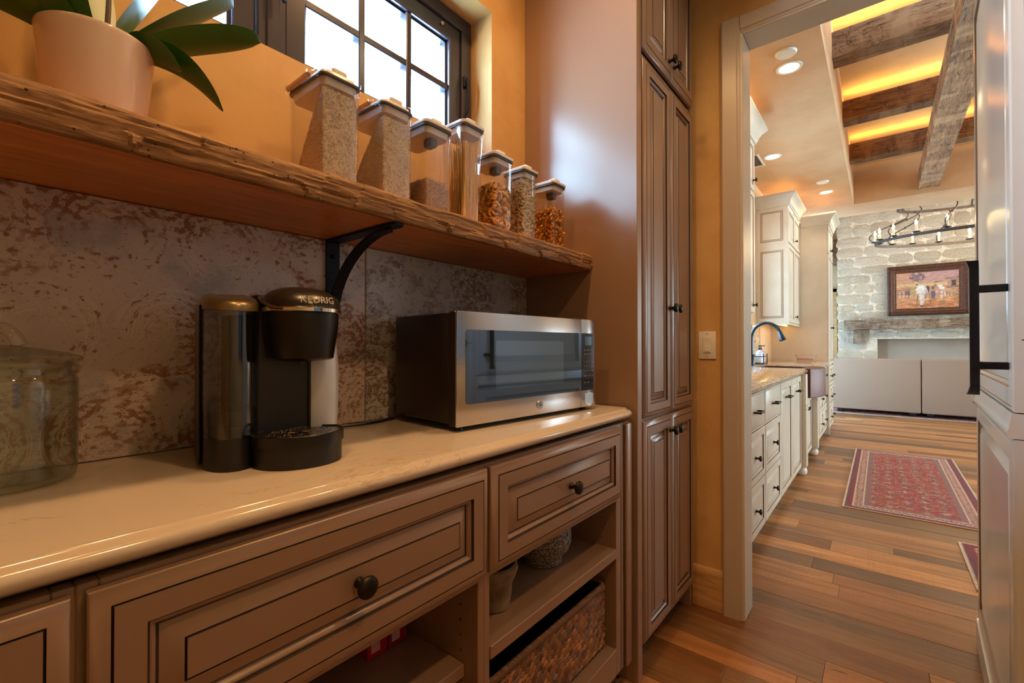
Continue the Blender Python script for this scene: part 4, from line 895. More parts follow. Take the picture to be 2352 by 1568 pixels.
def weave(x0, x1, ax, fixed, out):
    nz = 15; dz = (BZ1 - BZ0 - .012) / nz
    for r_ in range(nz):
        n = int((x1 - x0) / .0185); 
        for i in range(n + 1):
            u = x0 + (x1 - x0) * (i + (.5 if r_ % 2 else 0)) / n
            if u > x1: continue
            z = BZ0 + .007 + dz * (r_ + .5); col = pal[rb.integers(len(pal))]; k = rb.uniform(.6, 1.35); col = tuple(q * k for q in col)
            tilt = .62 + rb.uniform(-.25, .25)
            if ax == 'x': Mx = Matrix.Translation((u, fixed, z)) @ Matrix.Rotation(-tilt, 4, 'Y')
            else: Mx = Matrix.Translation((fixed, u, z)) @ Matrix.Rotation(pi / 2, 4, 'Z') @ Matrix.Rotation(-tilt, 4, 'Y')
            wv.add(sph.v, sph.f, 0, col, Mx)
weave(BX0 + .012, BX1 - .010, 'x', BY0 + .007, -1); weave(BY0 + .012, BY1 - .01, 'y', BX1 - .007, 1); weave(BY0 + .012, BY1 - .01, 'y', BX0 + .007, -1)
M['weave'] = vcol('seagrass_weave', 0.6, 160, 0.5, 0.002)
tag(wv.build('weave', M['weave'], bk, 70), kind='stuff')
rm = MB(); pts = [(x, y) for x, y in rrect(BX0 + .004, BX1 - .004, BY0 + .004, BY1 - .004, .025, 4)]; rm.tube([(x, y, BZ1) for x, y in pts] + [(pts[0][0], pts[0][1], BZ1)], .0085, 8, col=(.16, .08, .04))
N = 300; seg = [Vector((x, y, BZ1)) for x, y in pts] + [Vector((pts[0][0], pts[0][1], BZ1))]; ln = [0]
for a, b in zip(seg, seg[1:]): ln.append(ln[-1] + (b - a).length)
for i in range(N):
    d = ln[-1] * i / N; k = max(j for j in range(len(ln)) if ln[j] <= d); k = min(k, len(seg) - 2); t = (d - ln[k]) / max(1e-6, ln[k + 1] - ln[k]); p = seg[k].lerp(seg[k + 1], t); dr_ = (seg[k + 1] - seg[k]).normalized()
    col = pal[rb.integers(len(pal))]; rm.add(*(lambda q: (q.v, q.f))(MB().sphere((0, 0, 0), (.0030, .0098, .0098), 6, 4)), 0, col, Matrix.Translation(p) @ Matrix.Rotation(math.atan2(dr_.y, dr_.x) + .5, 4, 'Z'))
tag(rm.build('rim', M['weave'], bk, 70), kind='stuff')
# two red cartons at the back of the wide cabinet
redm = plain('red_carton', srgb(178, 22, 30), 0.45); pinkm = plain('carton_label', srgb(222, 170, 190), 0.5)
for i, xx in enumerate((.560, .612)):
    bx = thing('snack_carton', (xx + .025, .90, .4525), ('bright red printed carton on cabinet shelf', 'crimson printed carton standing against cabinet divider')[i], 'box')
    MB().rbox(xx, xx + .049, .845, .985, .4525, .5725, .001, 1).build('carton', redm if i == 0 else plain('crimson_carton', srgb(150, 20, 44), 0.45), bx)
    MB().rbox(xx + .008, xx + .030, .8442, .8452, .463, .560, .0004, 1).build('label_patch', pinkm, bx)
    text('carton_lettering', 'OTTE', .022, Matrix.Translation((xx + .018, .8438, .513)) @ FRONT @ Matrix.Rotation(-pi / 2, 4, 'Z'), M['glaze'], bx)

# ------------------------------------------------------------------ light switch on the doorway wall
sw = thing('light_switch', (2.05, .578, 1.062), 'cream rocker light switch plate on ochre wall', 'light switch')
def xface(mb): mb.v = [(2.05 - y, x, z) for x, y, z in mb.v]; return mb
xface(MB().rbox(.542, .614, 0.0003, .006, 1.062, 1.180, .002, 2)).build('plate', M['white'], sw)
xface(MB().rbox(.562, .594, .006, .009, 1.088, 1.154, .001, 1)).build('rocker', M['white'], sw)
xface(MB().rbox(.566, .587, .009, .0115, 1.093, 1.120, .001, 1)).build('paddle', M['white'], sw)
for zz in (1.073, 1.169): xface(MB().rbox(.576, .580, .006, .0068, zz - .002, zz + .002, .0004, 1)).build('screw', M['steel'], sw)
# ------------------------------------------------------------------ panelled refrigerator on the right
FR = -math.radians(2.8); FW = T(1.548, -0.2365, 0, FR); CP = [M['cream'], M['cglaze']]
M['enamel'] = plain('satin_white_enamel', srgb(214, 212, 208), 0.20, spec=0.8); CP = [M['enamel'], M['cglaze']]
fg = thing('refrigerator', (1.548, -0.2365, 0), 'white panelled built-in refrigerator with black iron pull', 'refrigerator', rotz=FR)
FT = Matrix.Rotation(pi, 4, 'Z')
LW = .888
mb = MB(); mb.rbox(-.030, LW - .004, -.70, -.030, 0.0, 2.388, .003, 1); mb.build('body', M['enamel'], fg, W=FW)
PROFF = [(0, -.024, 0), (0, -.004, 0), (.004, 0, 0), (.010, 0, 0), (.012, -.002, 1), (.014, 0, 0), (.055, 0, 0), (.057, -.006, 1), (.066, -.009, 0), (.068, -.012, 1), (.100, -.002, 0), (.102, -.003, 0)]
# panels are built facing -y and turned round to face +y
def fpanel(name, x0, x1, z0, z1): return panel(x1 - x0, z1 - z0, PROFF).build(name, CP, fg, W=FW @ Matrix.Translation((x1, .0, z0)) @ FT)
up = fpanel('upper_door', 0, LW, .965, 2.386); lowr = fpanel('lower_door', 0, LW, .10, .902)
mb = MB(); prof = [(-.026, .904), (.002, .904), (.008, .910), (.010, .918), (.006, .926), (.004, .940), (.001, .962), (-.026, .962)]
mb.extx(prof, -.001, LW + .012); mb.build('ledge_moulding', M['enamel'], fg, 45, W=FW)
mb = MB(); mb.rbox(LW, LW + .016, -.02, .012, .900, .945, .007, 2); mb.build('ledge_nose', M['enamel'], fg, W=FW)
mb = MB(); mb.rbox(-.002, LW, -.02, .006, 0, .098, .003, 1); mb.build('base_moulding', M['enamel'], fg, W=FW)
ha = MB(); hx = .048
ha.loft([[(hx + sx * k, .047 + sy * k2, z) for sx, sy in ((-.008, .002), (.008, .002), (.008, .019), (-.008, .019))] for z, k, k2 in ((.999, 1.5, 1.35), (1.004, 1.2, 1.2), (1.02, 1, 1), (1.31, 1, 1), (1.324, 1.2, 1.2), (1.329, 1.5, 1.35))])
for z in (1.071, 1.259): ha.rbox(hx - .008, hx + .008, -.0005, .052, z - .009, z + .009, .002, 1)
ha.build('handle', M['iron'], up, W=FW)
hg = MB(); hg.rbox(-.038, -.030, -.075, -.055, 1.115, 1.150, .002, 1); hg.rbox(-.032, -.030, -.055, -.012, 1.131, 1.1335, .0005, 1); hg.build('hinge', M['bronze'], fg, W=FW)

CP = [M['cream'], M['cglaze']]
# counter run past the refrigerator (seen mirrored in the oven door)
rc = thing('base_cabinet', (2.68, -.7, 0), 'white panelled base cabinet past the refrigerator', 'cabinet')
MB().box(2.47, 2.90, -.998, -.46, .10, .874).build('carcass', M['cream'], rc, 0); MB().box(2.47, 2.90, -.95, -.52, 0, .10).build('toe_kick', M['cream'], rc, 0)
for x0, x1 in ((2.48, 2.89),):
    d = panel(x1 - x0, .17, PROFK, .7).build('drawer', CP, rc, W=T(x1, -.439, .695) @ FT); knob(d, (x0 + x1) / 2, -.4385, .78, KMS, pi)
    d = panel(x1 - x0, .56, PROFK).build('door', CP, rc, W=T(x1, -.439, .12) @ FT); knob(d, x1 - .05, -.4385, .62, KMS, pi)
mb = MB(); mb.extx([(-.999, .875), (-.435, .875), (-.42, .88), (-.415, .893), (-.42, .905), (-.435, .915), (-.999, .915)], 2.465, 2.915); tag(mb.build('countertop', M['granite'], smooth=45), 'granite countertop past the refrigerator', 'countertop')
ol = thing('wall_outlet', (2.70, -1.0, 1.06), 'white wall outlet plate above granite counter past refrigerator', 'outlet')
MB().rbox(2.665, 2.735, -.9995, -.993, 1.06, 1.175, .002, 2).build('plate', M['white'], ol)
for zz in (1.082, 1.125): MB().rbox(2.682, 2.718, -.993, -.990, zz, zz + .030, .003, 2).build('socket', M['white'], ol)

# ------------------------------------------------------------------ kitchen run on the left
YKF = .530
def kcab(x0, x1, label, fronts, toe=.075, yf=YKF, z1=.872):
    c = thing('base_cabinet', ((x0 + x1) / 2, .84, 0), label, 'cabinet')
    MB().box(x0, x1, yf + .020, YK - .001, toe, z1).build('carcass', M['cream'], c, 0)
    MB().box(x0, x1, yf + .07, YK - .001, 0, toe).build('toe_kick', M['cream'], c, 0)
    for (a, b, za, zb, kind, prof, kk) in fronts:
        d = panel(b - a, zb - za, prof, kk).build('drawer' if kind in 'dp' and zb - za < .4 else 'door', CP, c, W=T(a, yf, za))
        if kind == 'p': barpull(d, (a + b) / 2, yf - .0005, za + (zb - za) * .5, .10)
        elif kind == 'd': knob(d, (a + b) / 2, yf - .0005, (za + zb) / 2, KMS)
        elif kind == 'P': barpull(d, (a + b) / 2, yf - .0005, zb - .11, .12)
        elif kind == 'r': knob(d, b - .045, yf - .0005, zb - .10, KMS)
        elif kind == 'l': knob(d, a + .045, yf - .0005, zb - .10, KMS)
    return c
FL = [(0, -.019, 0), (0, -.003, 0), (.003, 0, 0), (.012, 0, 0), (.014, -.002, 1), (.017, 0, 0)]
def stack(a, b): return [(a + .006, b - .006, .655, .862, 'p', FL, 1), (a + .006, b - .006, .365, .648, 'd', PROFK, .9), (a + .006, b - .006, .08, .358, 'd', PROFK, .9)]
kcab(2.20, 2.50, 'white glazed kitchen cabinet hidden behind the door jamb', [(2.206, 2.494, .08, .862, 'P', PROFK, 1)])
kcab(2.50, 3.03, 'white glazed drawer cabinet closest to the doorway', stack(2.50, 3.03))
kcab(3.03, 3.57, 'white glazed drawer cabinet beside the tall pull-out fronts', stack(3.03, 3.57))
def pull(a, b): return [(a + .006, b - .006, .08, .70, 'x', PROFK, 1), (a + .006, b - .006, .70, .862, 'x', PROFK, .7)]
c = kcab(3.57, 4.07, 'white glazed pull-out cabinet beside the drawers', [(3.576, 4.064, .08, .862, 'P', PROFK, 1)])
c = kcab(4.07, 4.60, 'white glazed pull-out cabinet beside the turned post', [(4.076, 4.594, .08, .862, 'P', PROFK, 1)])
kcab(4.73, 5.51, 'white sink cabinet with double doors beneath copper apron', [(4.736, 5.117, .08, .625, 'r', PROFK, 1), (5.123, 5.504, .08, .625, 'l', PROFK, 1)], yf=.545, z1=.645)
kcab(5.63, 6.10, 'white glazed single-door cabinet past the sink', [(5.636, 6.094, .08, .862, 'x', PROFK, 1)])
kcab(6.10, 6.955, 'white glazed drawer cabinet beside the tall kitchen cabinet', [(6.106, 6.52, .655, .862, 'd', FL, 1), (6.106, 6.52, .365, .648, 'd', PROFK, .9), (6.106, 6.52, .08, .358, 'd', PROFK, .9), (6.53, 6.95, .655, .862, 'd', FL, 1), (6.53, 6.95, .365, .648, 'd', PROFK, .9), (6.53, 6.95, .08, .358, 'd', PROFK, .9)])
for x0, lb in ((4.605, 'turned white post with bun foot on doorway side of sink'), (5.515, 'turned white post with bun foot on chimney side of sink')):
    c = thing('cabinet_post', (x0 + .06, .52, 0), lb, 'post')
    MB().rbox(x0, x0 + .115, .495, .62, .075, .872, .004, 2).build('shaft', M['cream'], c)
    rg = MB()
    for zz in (.60, .565): rg.rbox(x0 - .001, x0 + .115, .489, .60, zz, zz + .012, .003, 1)
    rg.build('ring', M['cream'], c)
    MB().lathe([(.030, 0), (.046, .012), (.052, .034), (.046, .056), (.036, .066), (.044, .075)], 20).build('bun_foot', M['cream'], c, W=T(x0 + .058, .545, 0))
# stone counter with ogee edge, notched for the sink
og = lambda yf: [(YK - .002, .874), (yf + .03, .874), (yf + .012, .878), (yf + .002, .888), (yf, .897), (yf + .006, .904), (yf + .012, .905), (yf + .016, .911), (yf + .024, .915), (YK - .002, .915)]
def ctop(x0, x1, yf): 
    mb = MB(); mb.loft([[(x, y + (d if y < yf + .1 else 0), z) for y, z in og(yf)] for x, d in ((x0, 0), (x1 - .03, 0), (x1 - .01, .004), (x1, .02))]); return mb
kt = ctop(2.18, 4.78, .495); kt.box(4.78, 5.47, .95, YK - .002, .874, .915); q = ctop(5.47, 6.955, .495); kt.v, kt.f, kt.mi, kt.c = kt.v + q.v, kt.f + [tuple(i + len(kt.v) for i in f_) for f_ in q.f], kt.mi + q.mi, kt.c + q.c
tag(kt.build('countertop', M['granite'], smooth=45), 'polished brown granite kitchen countertop around copper sink', 'countertop')
m = Mat('hammered_copper'); p = m.pos(); v = m.voro(p, 55)
m.color(m.mix(m.noise(p, 6, 3), srgb(104, 50, 36), srgb(80, 38, 30))).set(rough=0.45, metal=0.35); m.bump(v, 0.35, 0.003); M['copper'] = m.m
sk = thing('copper_sink', (5.12, .7, .65), 'hammered copper farmhouse sink with bowed apron', 'sink')
ap = [(4.785 + .68 * i / 16, .485 - .085 * math.sin(pi * i / 16) ** .8) for i in range(17)]
mb = MB(); mb.loft([[(x, y, .655) for x, y in ap] + [(5.465, .56, .655), (4.785, .56, .655)], [(x, y - .004, .66) for x, y in ap] + [(5.465, .56, .66), (4.785, .56, .66)], [(x, y - .004, .905) for x, y in ap] + [(5.465, .56, .905), (4.785, .56, .905)], [(x, y, .912) for x, y in ap] + [(5.465, .56, .912), (4.785, .56, .912)]]); mb.build('apron', M['copper'], sk, 30)
mb = MB(); mb.loft([[(x, y, z) for x, y in rrect(4.785 + g, 5.465 - g, .56 - (.0), .948 - g, .02, 3)] for z, g in ((.66, 0), (.905, 0), (.905, .012), (.69, .02))]); mb.build('basin', M['copper'], sk, 40)
# faucet
fc = thing('faucet', (5.14, 1.02, .915), 'dark bronze gooseneck kitchen faucet beside copper sink', 'faucet')
FX, FY = 5.14, 1.02
gun = plain('gunmetal', srgb(58, 70, 84), 0.22, 0.85)
MB().lathe([(.032, 0), (.032, .006), (.026, .012), (.024, .10), (.026, .108), (.019, .114), (.018, .16)], 20).build('base', gun, fc, W=T(FX, FY, .915))
pts = [(FX, FY, 1.05), (FX, FY, 1.20)] + [(FX, FY - .13 + .13 * math.cos(a), 1.20 + .145 * math.sin(a)) for a in np.linspace(.15, pi * .86, 14)]
MB().tube(pts, .0155, 12).build('gooseneck', gun, fc, 60)
e = pts[-1]; MB().tube([e, (e[0], e[1] - .012, e[2] - .035), (e[0], e[1] - .028, e[2] - .085), (e[0], e[1] - .032, e[2] - .095)], [.017, .020, .030, .029], 14).build('spray_head', gun, fc, 60)
MB().tube([(FX + .02, FY, .98), (FX + .07, FY, .995), (FX + .12, FY, 1.03)], [.008, .007, .006], 8).build('lever', gun, fc)
# soap caddy, bottles, plastic tub
cd = thing('wire_caddy', (5.62, 1.05, .915), 'black wire caddy holding soap bottles behind faucet', 'caddy'); mb = MB()
for z in (.925, 1.0): mb.tube([(5.52, .98, z), (5.72, .98, z), (5.72, 1.08, z), (5.52, 1.08, z), (5.52, .98, z)], .005, 6)
for x_, y_ in ((5.52, .98), (5.72, .98), (5.72, 1.08), (5.52, 1.08)): mb.tube([(x_, y_, .9152), (x_, y_, 1.03)], .005, 6)
mb.rbox(5.52, 5.72, .98, 1.08, .922, .927, .002, 1); mb.build('frame', M['iron'], cd)
for i, x_ in enumerate((5.575, 5.665)):
    b = thing('soap_bottle', (x_, 1.03, .928), ('clear soap pump bottle in caddy next to the faucet', 'lavender soap pump bottle in caddy next to the wall')[i], 'bottle')
    MB().lathe([(.032, 0), (.035, .004), (.035, .11), (.028, .128), (.012, .135), (.012, .145)], 18).build('bottle', plain('soap_%d' % i, (srgb(206, 210, 224), srgb(170, 150, 190))[i], 0.15), b, W=T(x_, 1.03, .928))
    pm = MB(); pm.lathe([(.013, .145), (.013, .160), (.005, .165), (.005, .185)], 12); pm.rbox(-.008, .008, -.04, .010, .183, .193, .003, 1); pm.build('pump', M['black_plastic'], b, W=T(x_, 1.03, .928))
tb = thing('plastic_tub', (6.72, .72, .915), 'clear stacked plastic food tub on granite by tall cabinet', 'tub')
MB().loft([[(x, y, z) for x, y in rrect(6.72 - a, 6.72 + a, .72 - a, .72 + a, .03, 4)] for z, a in ((.9155, .085), (.99, .105), (.995, .11))] , (True, False)).build('tub', M['clearplastic'], tb, 40)
for zz in (.935, .955): MB().rbox(6.63, 6.81, .63, .81, zz, zz + .012, .01, 2).build('layer', plain('pink_layer', srgb(206, 150, 140), 0.5), tb)
MB().rbox(6.605, 6.835, .605, .835, .9965, 1.006, .006, 2).build('lid', M['clearplastic'], tb)

# ------------------------------------------------------------------ wall cabinets, crowns, tall cabinet
crown = [(0, 0), (-.012, .004), (-.014, .02), (-.022, .03), (-.026, .05), (-.045, .085), (-.075, .115), (-.082, .120), (-.082, .140), (0, .140)]   # (out, up)
def crown_l(mb, xn, yf, xf, yb, z, left_return=True):
    """crown along the near side (x = xn) and the front (y = yf), mitred"""
    L = []
    if left_return: L.append([(xn + o, yb, z + u) for o, u in crown])
    L.append([(xn + o, yf + o, z + u) for o, u in crown]); L.append([(xf, yf + o, z + u) for o, u in crown]); return mb.loft(L)
uc = thing('upper_cabinet', (6.48, .97, 1.36), 'white glazed wall cabinet with panelled side past sink window', 'cabinet')
MB().box(6.02, 6.955, .81 + .019, YK - .001, 1.385, 2.72).build('carcass', M['cream'], uc, 0)
# side panels facing the doorway
for z0, z1 in ((1.44, 2.22), (2.33, 2.68)):
    mb = panel(.23, z1 - z0, [(0, -.001, 0), (0, .004, 1), (.006, .007, 1), (.012, .007, 0), (.018, .003, 1), (.021, .002, 1), (.03, .004, 0), (.034, .004, 0)]); mb.build('side_panel', CP, uc, W=T(6.019, 1.095, z0, -pi / 2))
MB().box(6.0195, 6.021, .81, YK - .001, 1.36, 2.72).build('side_board', M['cream'], uc, 0)
for x0, x1 in ((6.026, 6.486), (6.492, 6.95)):
    d = panel(x1 - x0, .905, PROFK).build('door', CP, uc, W=T(x0, .81, 1.39)); d2 = panel(x1 - x0, .39, PROFK).build('door', CP, uc, W=T(x0, .81, 2.315))
    if x0 > 6.4: knob(d, x0 + .05, .8095, 1.47, KMS); knob(d2, x0 + .05, .8095, 2.40, KMS)
mb = MB(); crown_l(mb, 6.02, .81, 6.87, YK - .001, 2.72); mb.build('crown', M['cream'], uc, 25)
MB().box(6.02, 6.95, .815, .83, 1.36, 1.386).build('light_rail', M['cream'], uc, 0)
tcb = thing('tall_cabinet', (7.28, .8, 0), 'tall white glazed cabinet at end of kitchen run', 'cabinet')
MB().box(6.96, 7.61, .520, YK - .001, .08, 2.66).build('carcass', M['cream'], tcb, 0); MB().box(6.96, 7.0, .50, .56, 0, .09).build('foot', M['cream'], tcb, 0); MB().box(7.0, 7.61, .58, YK - .001, 0, .08).build('toe_kick', M['cream'], tcb, 0)
for z0, z1, kz in ((.09, .33, .21), (.34, .60, .47), (.61, .86, .73), (.88, 2.28, 1.35), (2.29, 2.64, 2.36)):
    for x0, x1 in ((6.966, 7.283), (7.289, 7.605)):
        d = panel(x1 - x0, z1 - z0, PROFK, .8).build('door' if z1 - z0 > .3 else 'drawer', CP, tcb, W=T(x0, .500, z0)); knob(d, (x1 - .04 if x0 < 7 else x0 + .04) if z1 - z0 > .3 else (x0 + x1) / 2, .4995, kz, KMS)
mb = MB(); crown_l(mb, 6.96, .50, 7.61, .800, 2.645); mb.build('crown', M['cream'], tcb, 25)
nc = thing('upper_cabinet', (3.3, .97, 1.36), 'white wall cabinet nearest the doorway with crown moulding', 'cabinet')
MB().box(2.25, 4.18, .819, YK - .001, 1.385, 2.80).build('carcass', M['cream'], nc, 0)
for x0 in (2.26, 2.74, 3.22, 3.70):
    d = panel(.474, .985, PROFK).build('door', CP, nc, W=T(x0, .80, 1.39)); d2 = panel(.474, .40, PROFK).build('door', CP, nc, W=T(x0, .80, 2.385)); knob(d, x0 + .424, .7995, 1.45, KMS); knob(d2, x0 + .424, .7995, 2.47, KMS)
mb = MB(); mb.loft([[(2.25, .80 + o, 2.78 + u) for o, u in crown], [(4.18, .80 + o, 2.78 + u) for o, u in crown], [(4.18 - o, .80 + o, 2.78 + u) for o, u in crown], [(4.18 - o, YK - .001, 2.78 + u) for o, u in crown]]); mb.build('crown', M['cream'], nc, 25)
M['led'] = emit('warm_led', (1.0, .54, .12), 48); M['led2'] = emit('warm_led_soft', (1.0, .58, .18), 14)
def led(name, b, label, mt='led2'): 
    o = MB().box(*b).build(name, M[mt], smooth=0); return tag(o, label, 'light strip')
led('led_strip', (2.3, 4.15, .87, .89, 2.905, 2.915), 'warm light strip on top of wall cabinet nearest the doorway')
led('led_strip', (6.06, 6.90, .87, .89, 2.83, 2.84), 'warm light strip on top of wall cabinet past the sink window')
led('led_strip', (7.0, 7.58, .58, .60, 2.755, 2.765), 'warm light strip on top of tall white kitchen cabinet')
led('led_strip', (6.06, 6.92, .95, .965, 1.371, 1.376), 'warm light strip beneath wall cabinet past the sink window')
for i, xb in enumerate((4.10, 5.33, 6.52)):
    led('led_strip', (xb + .035, xb + .055, -3.6, TY - .005, 3.438, 3.446), ('warm light strip on beam closest to the pantry doorway', 'warm light strip on the middle ceiling beam', 'warm light strip on beam closest to the chimney')[i], 'led')
# recessed lights, detectors, vent
def can(x, y, z, label, power, col=WARM2, r=.062):
    c = thing('recessed_light', (x, y, z), label, 'ceiling light'); W = T(x, y, z)
    MB().lathe([(r + .018, -.0005), (r + .016, -.004), (r, -.005), (r - .004, -.001)], 32, caps=(False, False)).build('trim_ring', M['white'], c, W=W)
    MB().lathe([(r - .004, -.0030), (.001, -.0025)], 32, caps=(False, False)).build('lens', emit('lamp_lens', (1, .80, .50), 9), c, 0, W=W)
    l = bpy.data.lights.new('recessed_lamp', 'AREA'); l.shape = 'DISK'; l.size = r * 1.7; l.energy = power; l.color = col; l.spread = math.radians(150)
    o = bpy.data.objects.new('lamp', l); COL.objects.link(o); o.parent = c; o.matrix_parent_inverse = wm(c).inverted(); o.location = (x, y, z - .008)
    return c
can(3.60, .475, KZ, 'lit recessed ceiling light beside smoke detector closest to doorway', 5); can(5.20, .835, KZ, 'lit recessed ceiling light above the copper sink', 5); can(6.82, .515, KZ, 'lit recessed ceiling light above the tall white cabinet', 5)
for x, y, lb in ((3.40, .465, 'white round detector on ceiling closest to doorway'), (6.36, .51, 'white round detector on ceiling above kitchen counter')):
    tag(MB().lathe([(.062, 0), (.062, -.006), (.055, -.014), (.001, -.016)], 32, T(x, y, KZ - .0005)).build('smoke_detector', M['white'], smooth=40), lb, 'detector')
vt = thing('ceiling_vent', (5.2, .99, KZ), 'square ceiling vent above kitchen sink window', 'vent'); mb = MB()
for b in ((5.02, 5.38, .93, .95), (5.02, 5.38, 1.08, 1.10), (5.02, 5.04, .95, 1.08), (5.36, 5.38, .95, 1.08)): mb.rbox(b[0], b[1], b[2], b[3], KZ - .008, KZ - .0005, .002, 1)
mb.build('frame', M['white'], vt); MB().box(5.04, 5.36, .95, 1.08, KZ - .002, KZ - .001).build('grille', M['gasket'], vt, 0)
# pantry ceiling lights (above the frame), plus an added one brightening the floor
can(0.25, 0.62, ZC, 'lit recessed ceiling light above counter by glass jar', 6, WARM); can(1.02, 0.62, ZC, 'lit recessed ceiling light above the microwave', 6, WARM); can(0.55, -0.42, ZC, 'lit recessed ceiling light over the pantry floor', 8.5, WARM); can(1.42, 0.12, ZC, 'unseen ceiling light added before the doorway to brighten the floor', 2.5, WARM2)

# ------------------------------------------------------------------ rugs
def persian(nx, ny, seed, bw):
    r = np.random.default_rng(seed); X, Y = np.meshgrid(np.linspace(0, 1, nx), np.linspace(0, 1, ny), indexing='ij'); return X, Y, r
def rug(name, x0, x1, y0, y1, label, step=.006, seed=1, fringe=True):
    nx, ny = int((x1 - x0) / step), int((y1 - y0) / step); r = np.random.default_rng(seed)
    xs = np.linspace(x0, x1, nx + 1); ys = np.linspace(y0, y1, ny + 1); X, Y = np.meshgrid(xs, ys, indexing='ij')
    dx = np.minimum(X - x0, x1 - X); dy = np.minimum(Y - y0, y1 - Y); d = np.minimum(dx, dy); s = np.where(dx < dy, Y, X)
    C = np.zeros((nx + 1, ny + 1, 3)); red = np.array((.40, .055, .045)); dk = np.array((.055, .045, .07)); cr = np.array((.62, .50, .40)); blu = np.array((.14, .20, .29)); org = np.array((.56, .20, .10)); pink = np.array((.52, .22, .17))
    C[:] = red
    u, v = X / .145, Y / .095; fu, fv = np.abs((u + .5 * (np.floor(v) % 2)) % 1 - .5), np.abs(v % 1 - .5); dm = fu + fv
    C[dm < .36] = pink; C[(dm < .29)] = blu; C[dm < .20] = org; C[dm < .11] = cr; C[np.abs(dm - .43) < .03] = dk
    nz = r.random((nx + 1, ny + 1)); st_ = np.repeat(r.random((nx + 1, ny // 5 + 2)), 5, axis=1)[:, :ny + 1]; C[st_ < .22] = red * .9; C[(st_ > .22) & (st_ < .38)] = np.array((.30, .11, .06)); C[(st_ > .88)] = np.array((.12, .11, .13)); C[(st_ > .80) & (st_ < .88)] = pink; C[nz < .10] = dk; C[(nz > .94)] = cr * .7
    def band(a, b, col): m_ = (d >= a) & (d < b); C[m_] = col; return m_
    band(0, .010, cr); m_ = band(.010, .055, np.array((.24, .035, .04)))
    z_ = (np.abs(((s / .030) % 1) - .5) * .09 + .010 > d - .004) & (d < .050) & m_ & (nz > .35); C[z_] = dk * 1.6
    band(.055, .060, cr); m_ = band(.060, .112, np.array((.58, .36, .26)))
    zz = np.abs(((s / .042) % 1) - .5) * 2; t = (d - .060) / .052
    C[m_ & (np.abs(zz - t) < .17)] = dk; C[m_ & (np.abs(zz - (1 - t)) < .10)] = red; C[m_ & (nz < .12)] = blu
    band(.112, .118, cr); band(.118, .150, np.array((.30, .12, .10))); C[(d > .118) & (d < .150) & (nz < .3)] = blu * .8; band(.150, .154, dk)
    C *= (.85 + .3 * r.random((nx + 1, ny + 1)))[..., None]
    h = .008 + r.normal(0, .0003, X.shape)
    mb = MB(); mb.v = [(float(a), float(b), float(c)) for a, b, c in zip(X.ravel(), Y.ravel(), h.ravel())]; mb.c = [tuple(q) for q in C.reshape(-1, 3)]
    m1 = ny + 1; mb.f = [(i * m1 + j, (i + 1) * m1 + j, (i + 1) * m1 + j + 1, i * m1 + j + 1) for i in range(nx) for j in range(ny)]; mb.mi = [0] * len(mb.f)
    for a, b in (((x0, y0), (x1, y0)), ((x1, y0), (x1, y1)), ((x1, y1), (x0, y1)), ((x0, y1), (x0, y0))): mb.add([(a[0], a[1], .0008), (b[0], b[1], .0008), (b[0], b[1], .008), (a[0], a[1], .008)], [(0, 1, 2, 3)], 0, tuple(cr * .7))
    o = mb.build(name, M['rugm'], smooth=0, recalc=False); return tag(o, label, 'rug')
M['rugm'] = vcol('woven_rug', 0.9, 300, 0.3, 0.002)
rug('persian_rug', 3.90, 6.18, -.545, .212, 'red patterned runner rug on floor before the copper sink', .007, 2)
rug('persian_rug', 2.95, 3.61, -.97, -.335, 'red and white patterned rug mostly hidden behind refrigerator', .009, 5)
rug('area_rug', 9.33, 11.6, -3.0, .9, 'dark area rug with red border under the sofa', .03, 8)

# ------------------------------------------------------------------ sofa sections seen from behind
sf = Mat('sofa_linen'); p = sf.pos(); sf.color(sf.mix(sf.noise(p, 120, 2), srgb(158, 134, 114), srgb(140, 116, 98))).set(rough=0.9); sf.bump(sf.noise(p, 200, 2), 0.3, 0.002); M['linen'] = sf.m
for y0, y1, lb in ((-.486, .62, 'beige linen sofa section next to the tall white cabinet'), (-2.3, -.496, 'beige linen sofa section behind the refrigerator edge')):
    s_ = thing('sofa', (9.9, (y0 + y1) / 2, .008), lb, 'sofa', 'sofa sections before the fireplace')
    MB().rbox(9.45, 9.68, y0, y1, .065, .905, .02, 3).build('back', M['linen'], s_); MB().rbox(9.68, 10.45, y0, y1, .065, .30, .02, 2).build('base', M['linen'], s_)
    MB().rbox(9.69, 10.48, y0 + .02, y1 - .02, .30, .46, .05, 3).build('seat_cushion', M['linen'], s_); MB().rbox(9.685, 9.86, y0 + .03, y1 - .03, .46, .82, .06, 3).build('back_cushion', M['linen'], s_)
    for yy in (y0 + .10, y1 - .10):
        for xx in (9.53, 10.36): MB().lathe([(.05, 0), (.055, .01), (.055, .056)], 14).build('foot', M['black_plastic'], s_, W=T(xx, yy, .009))

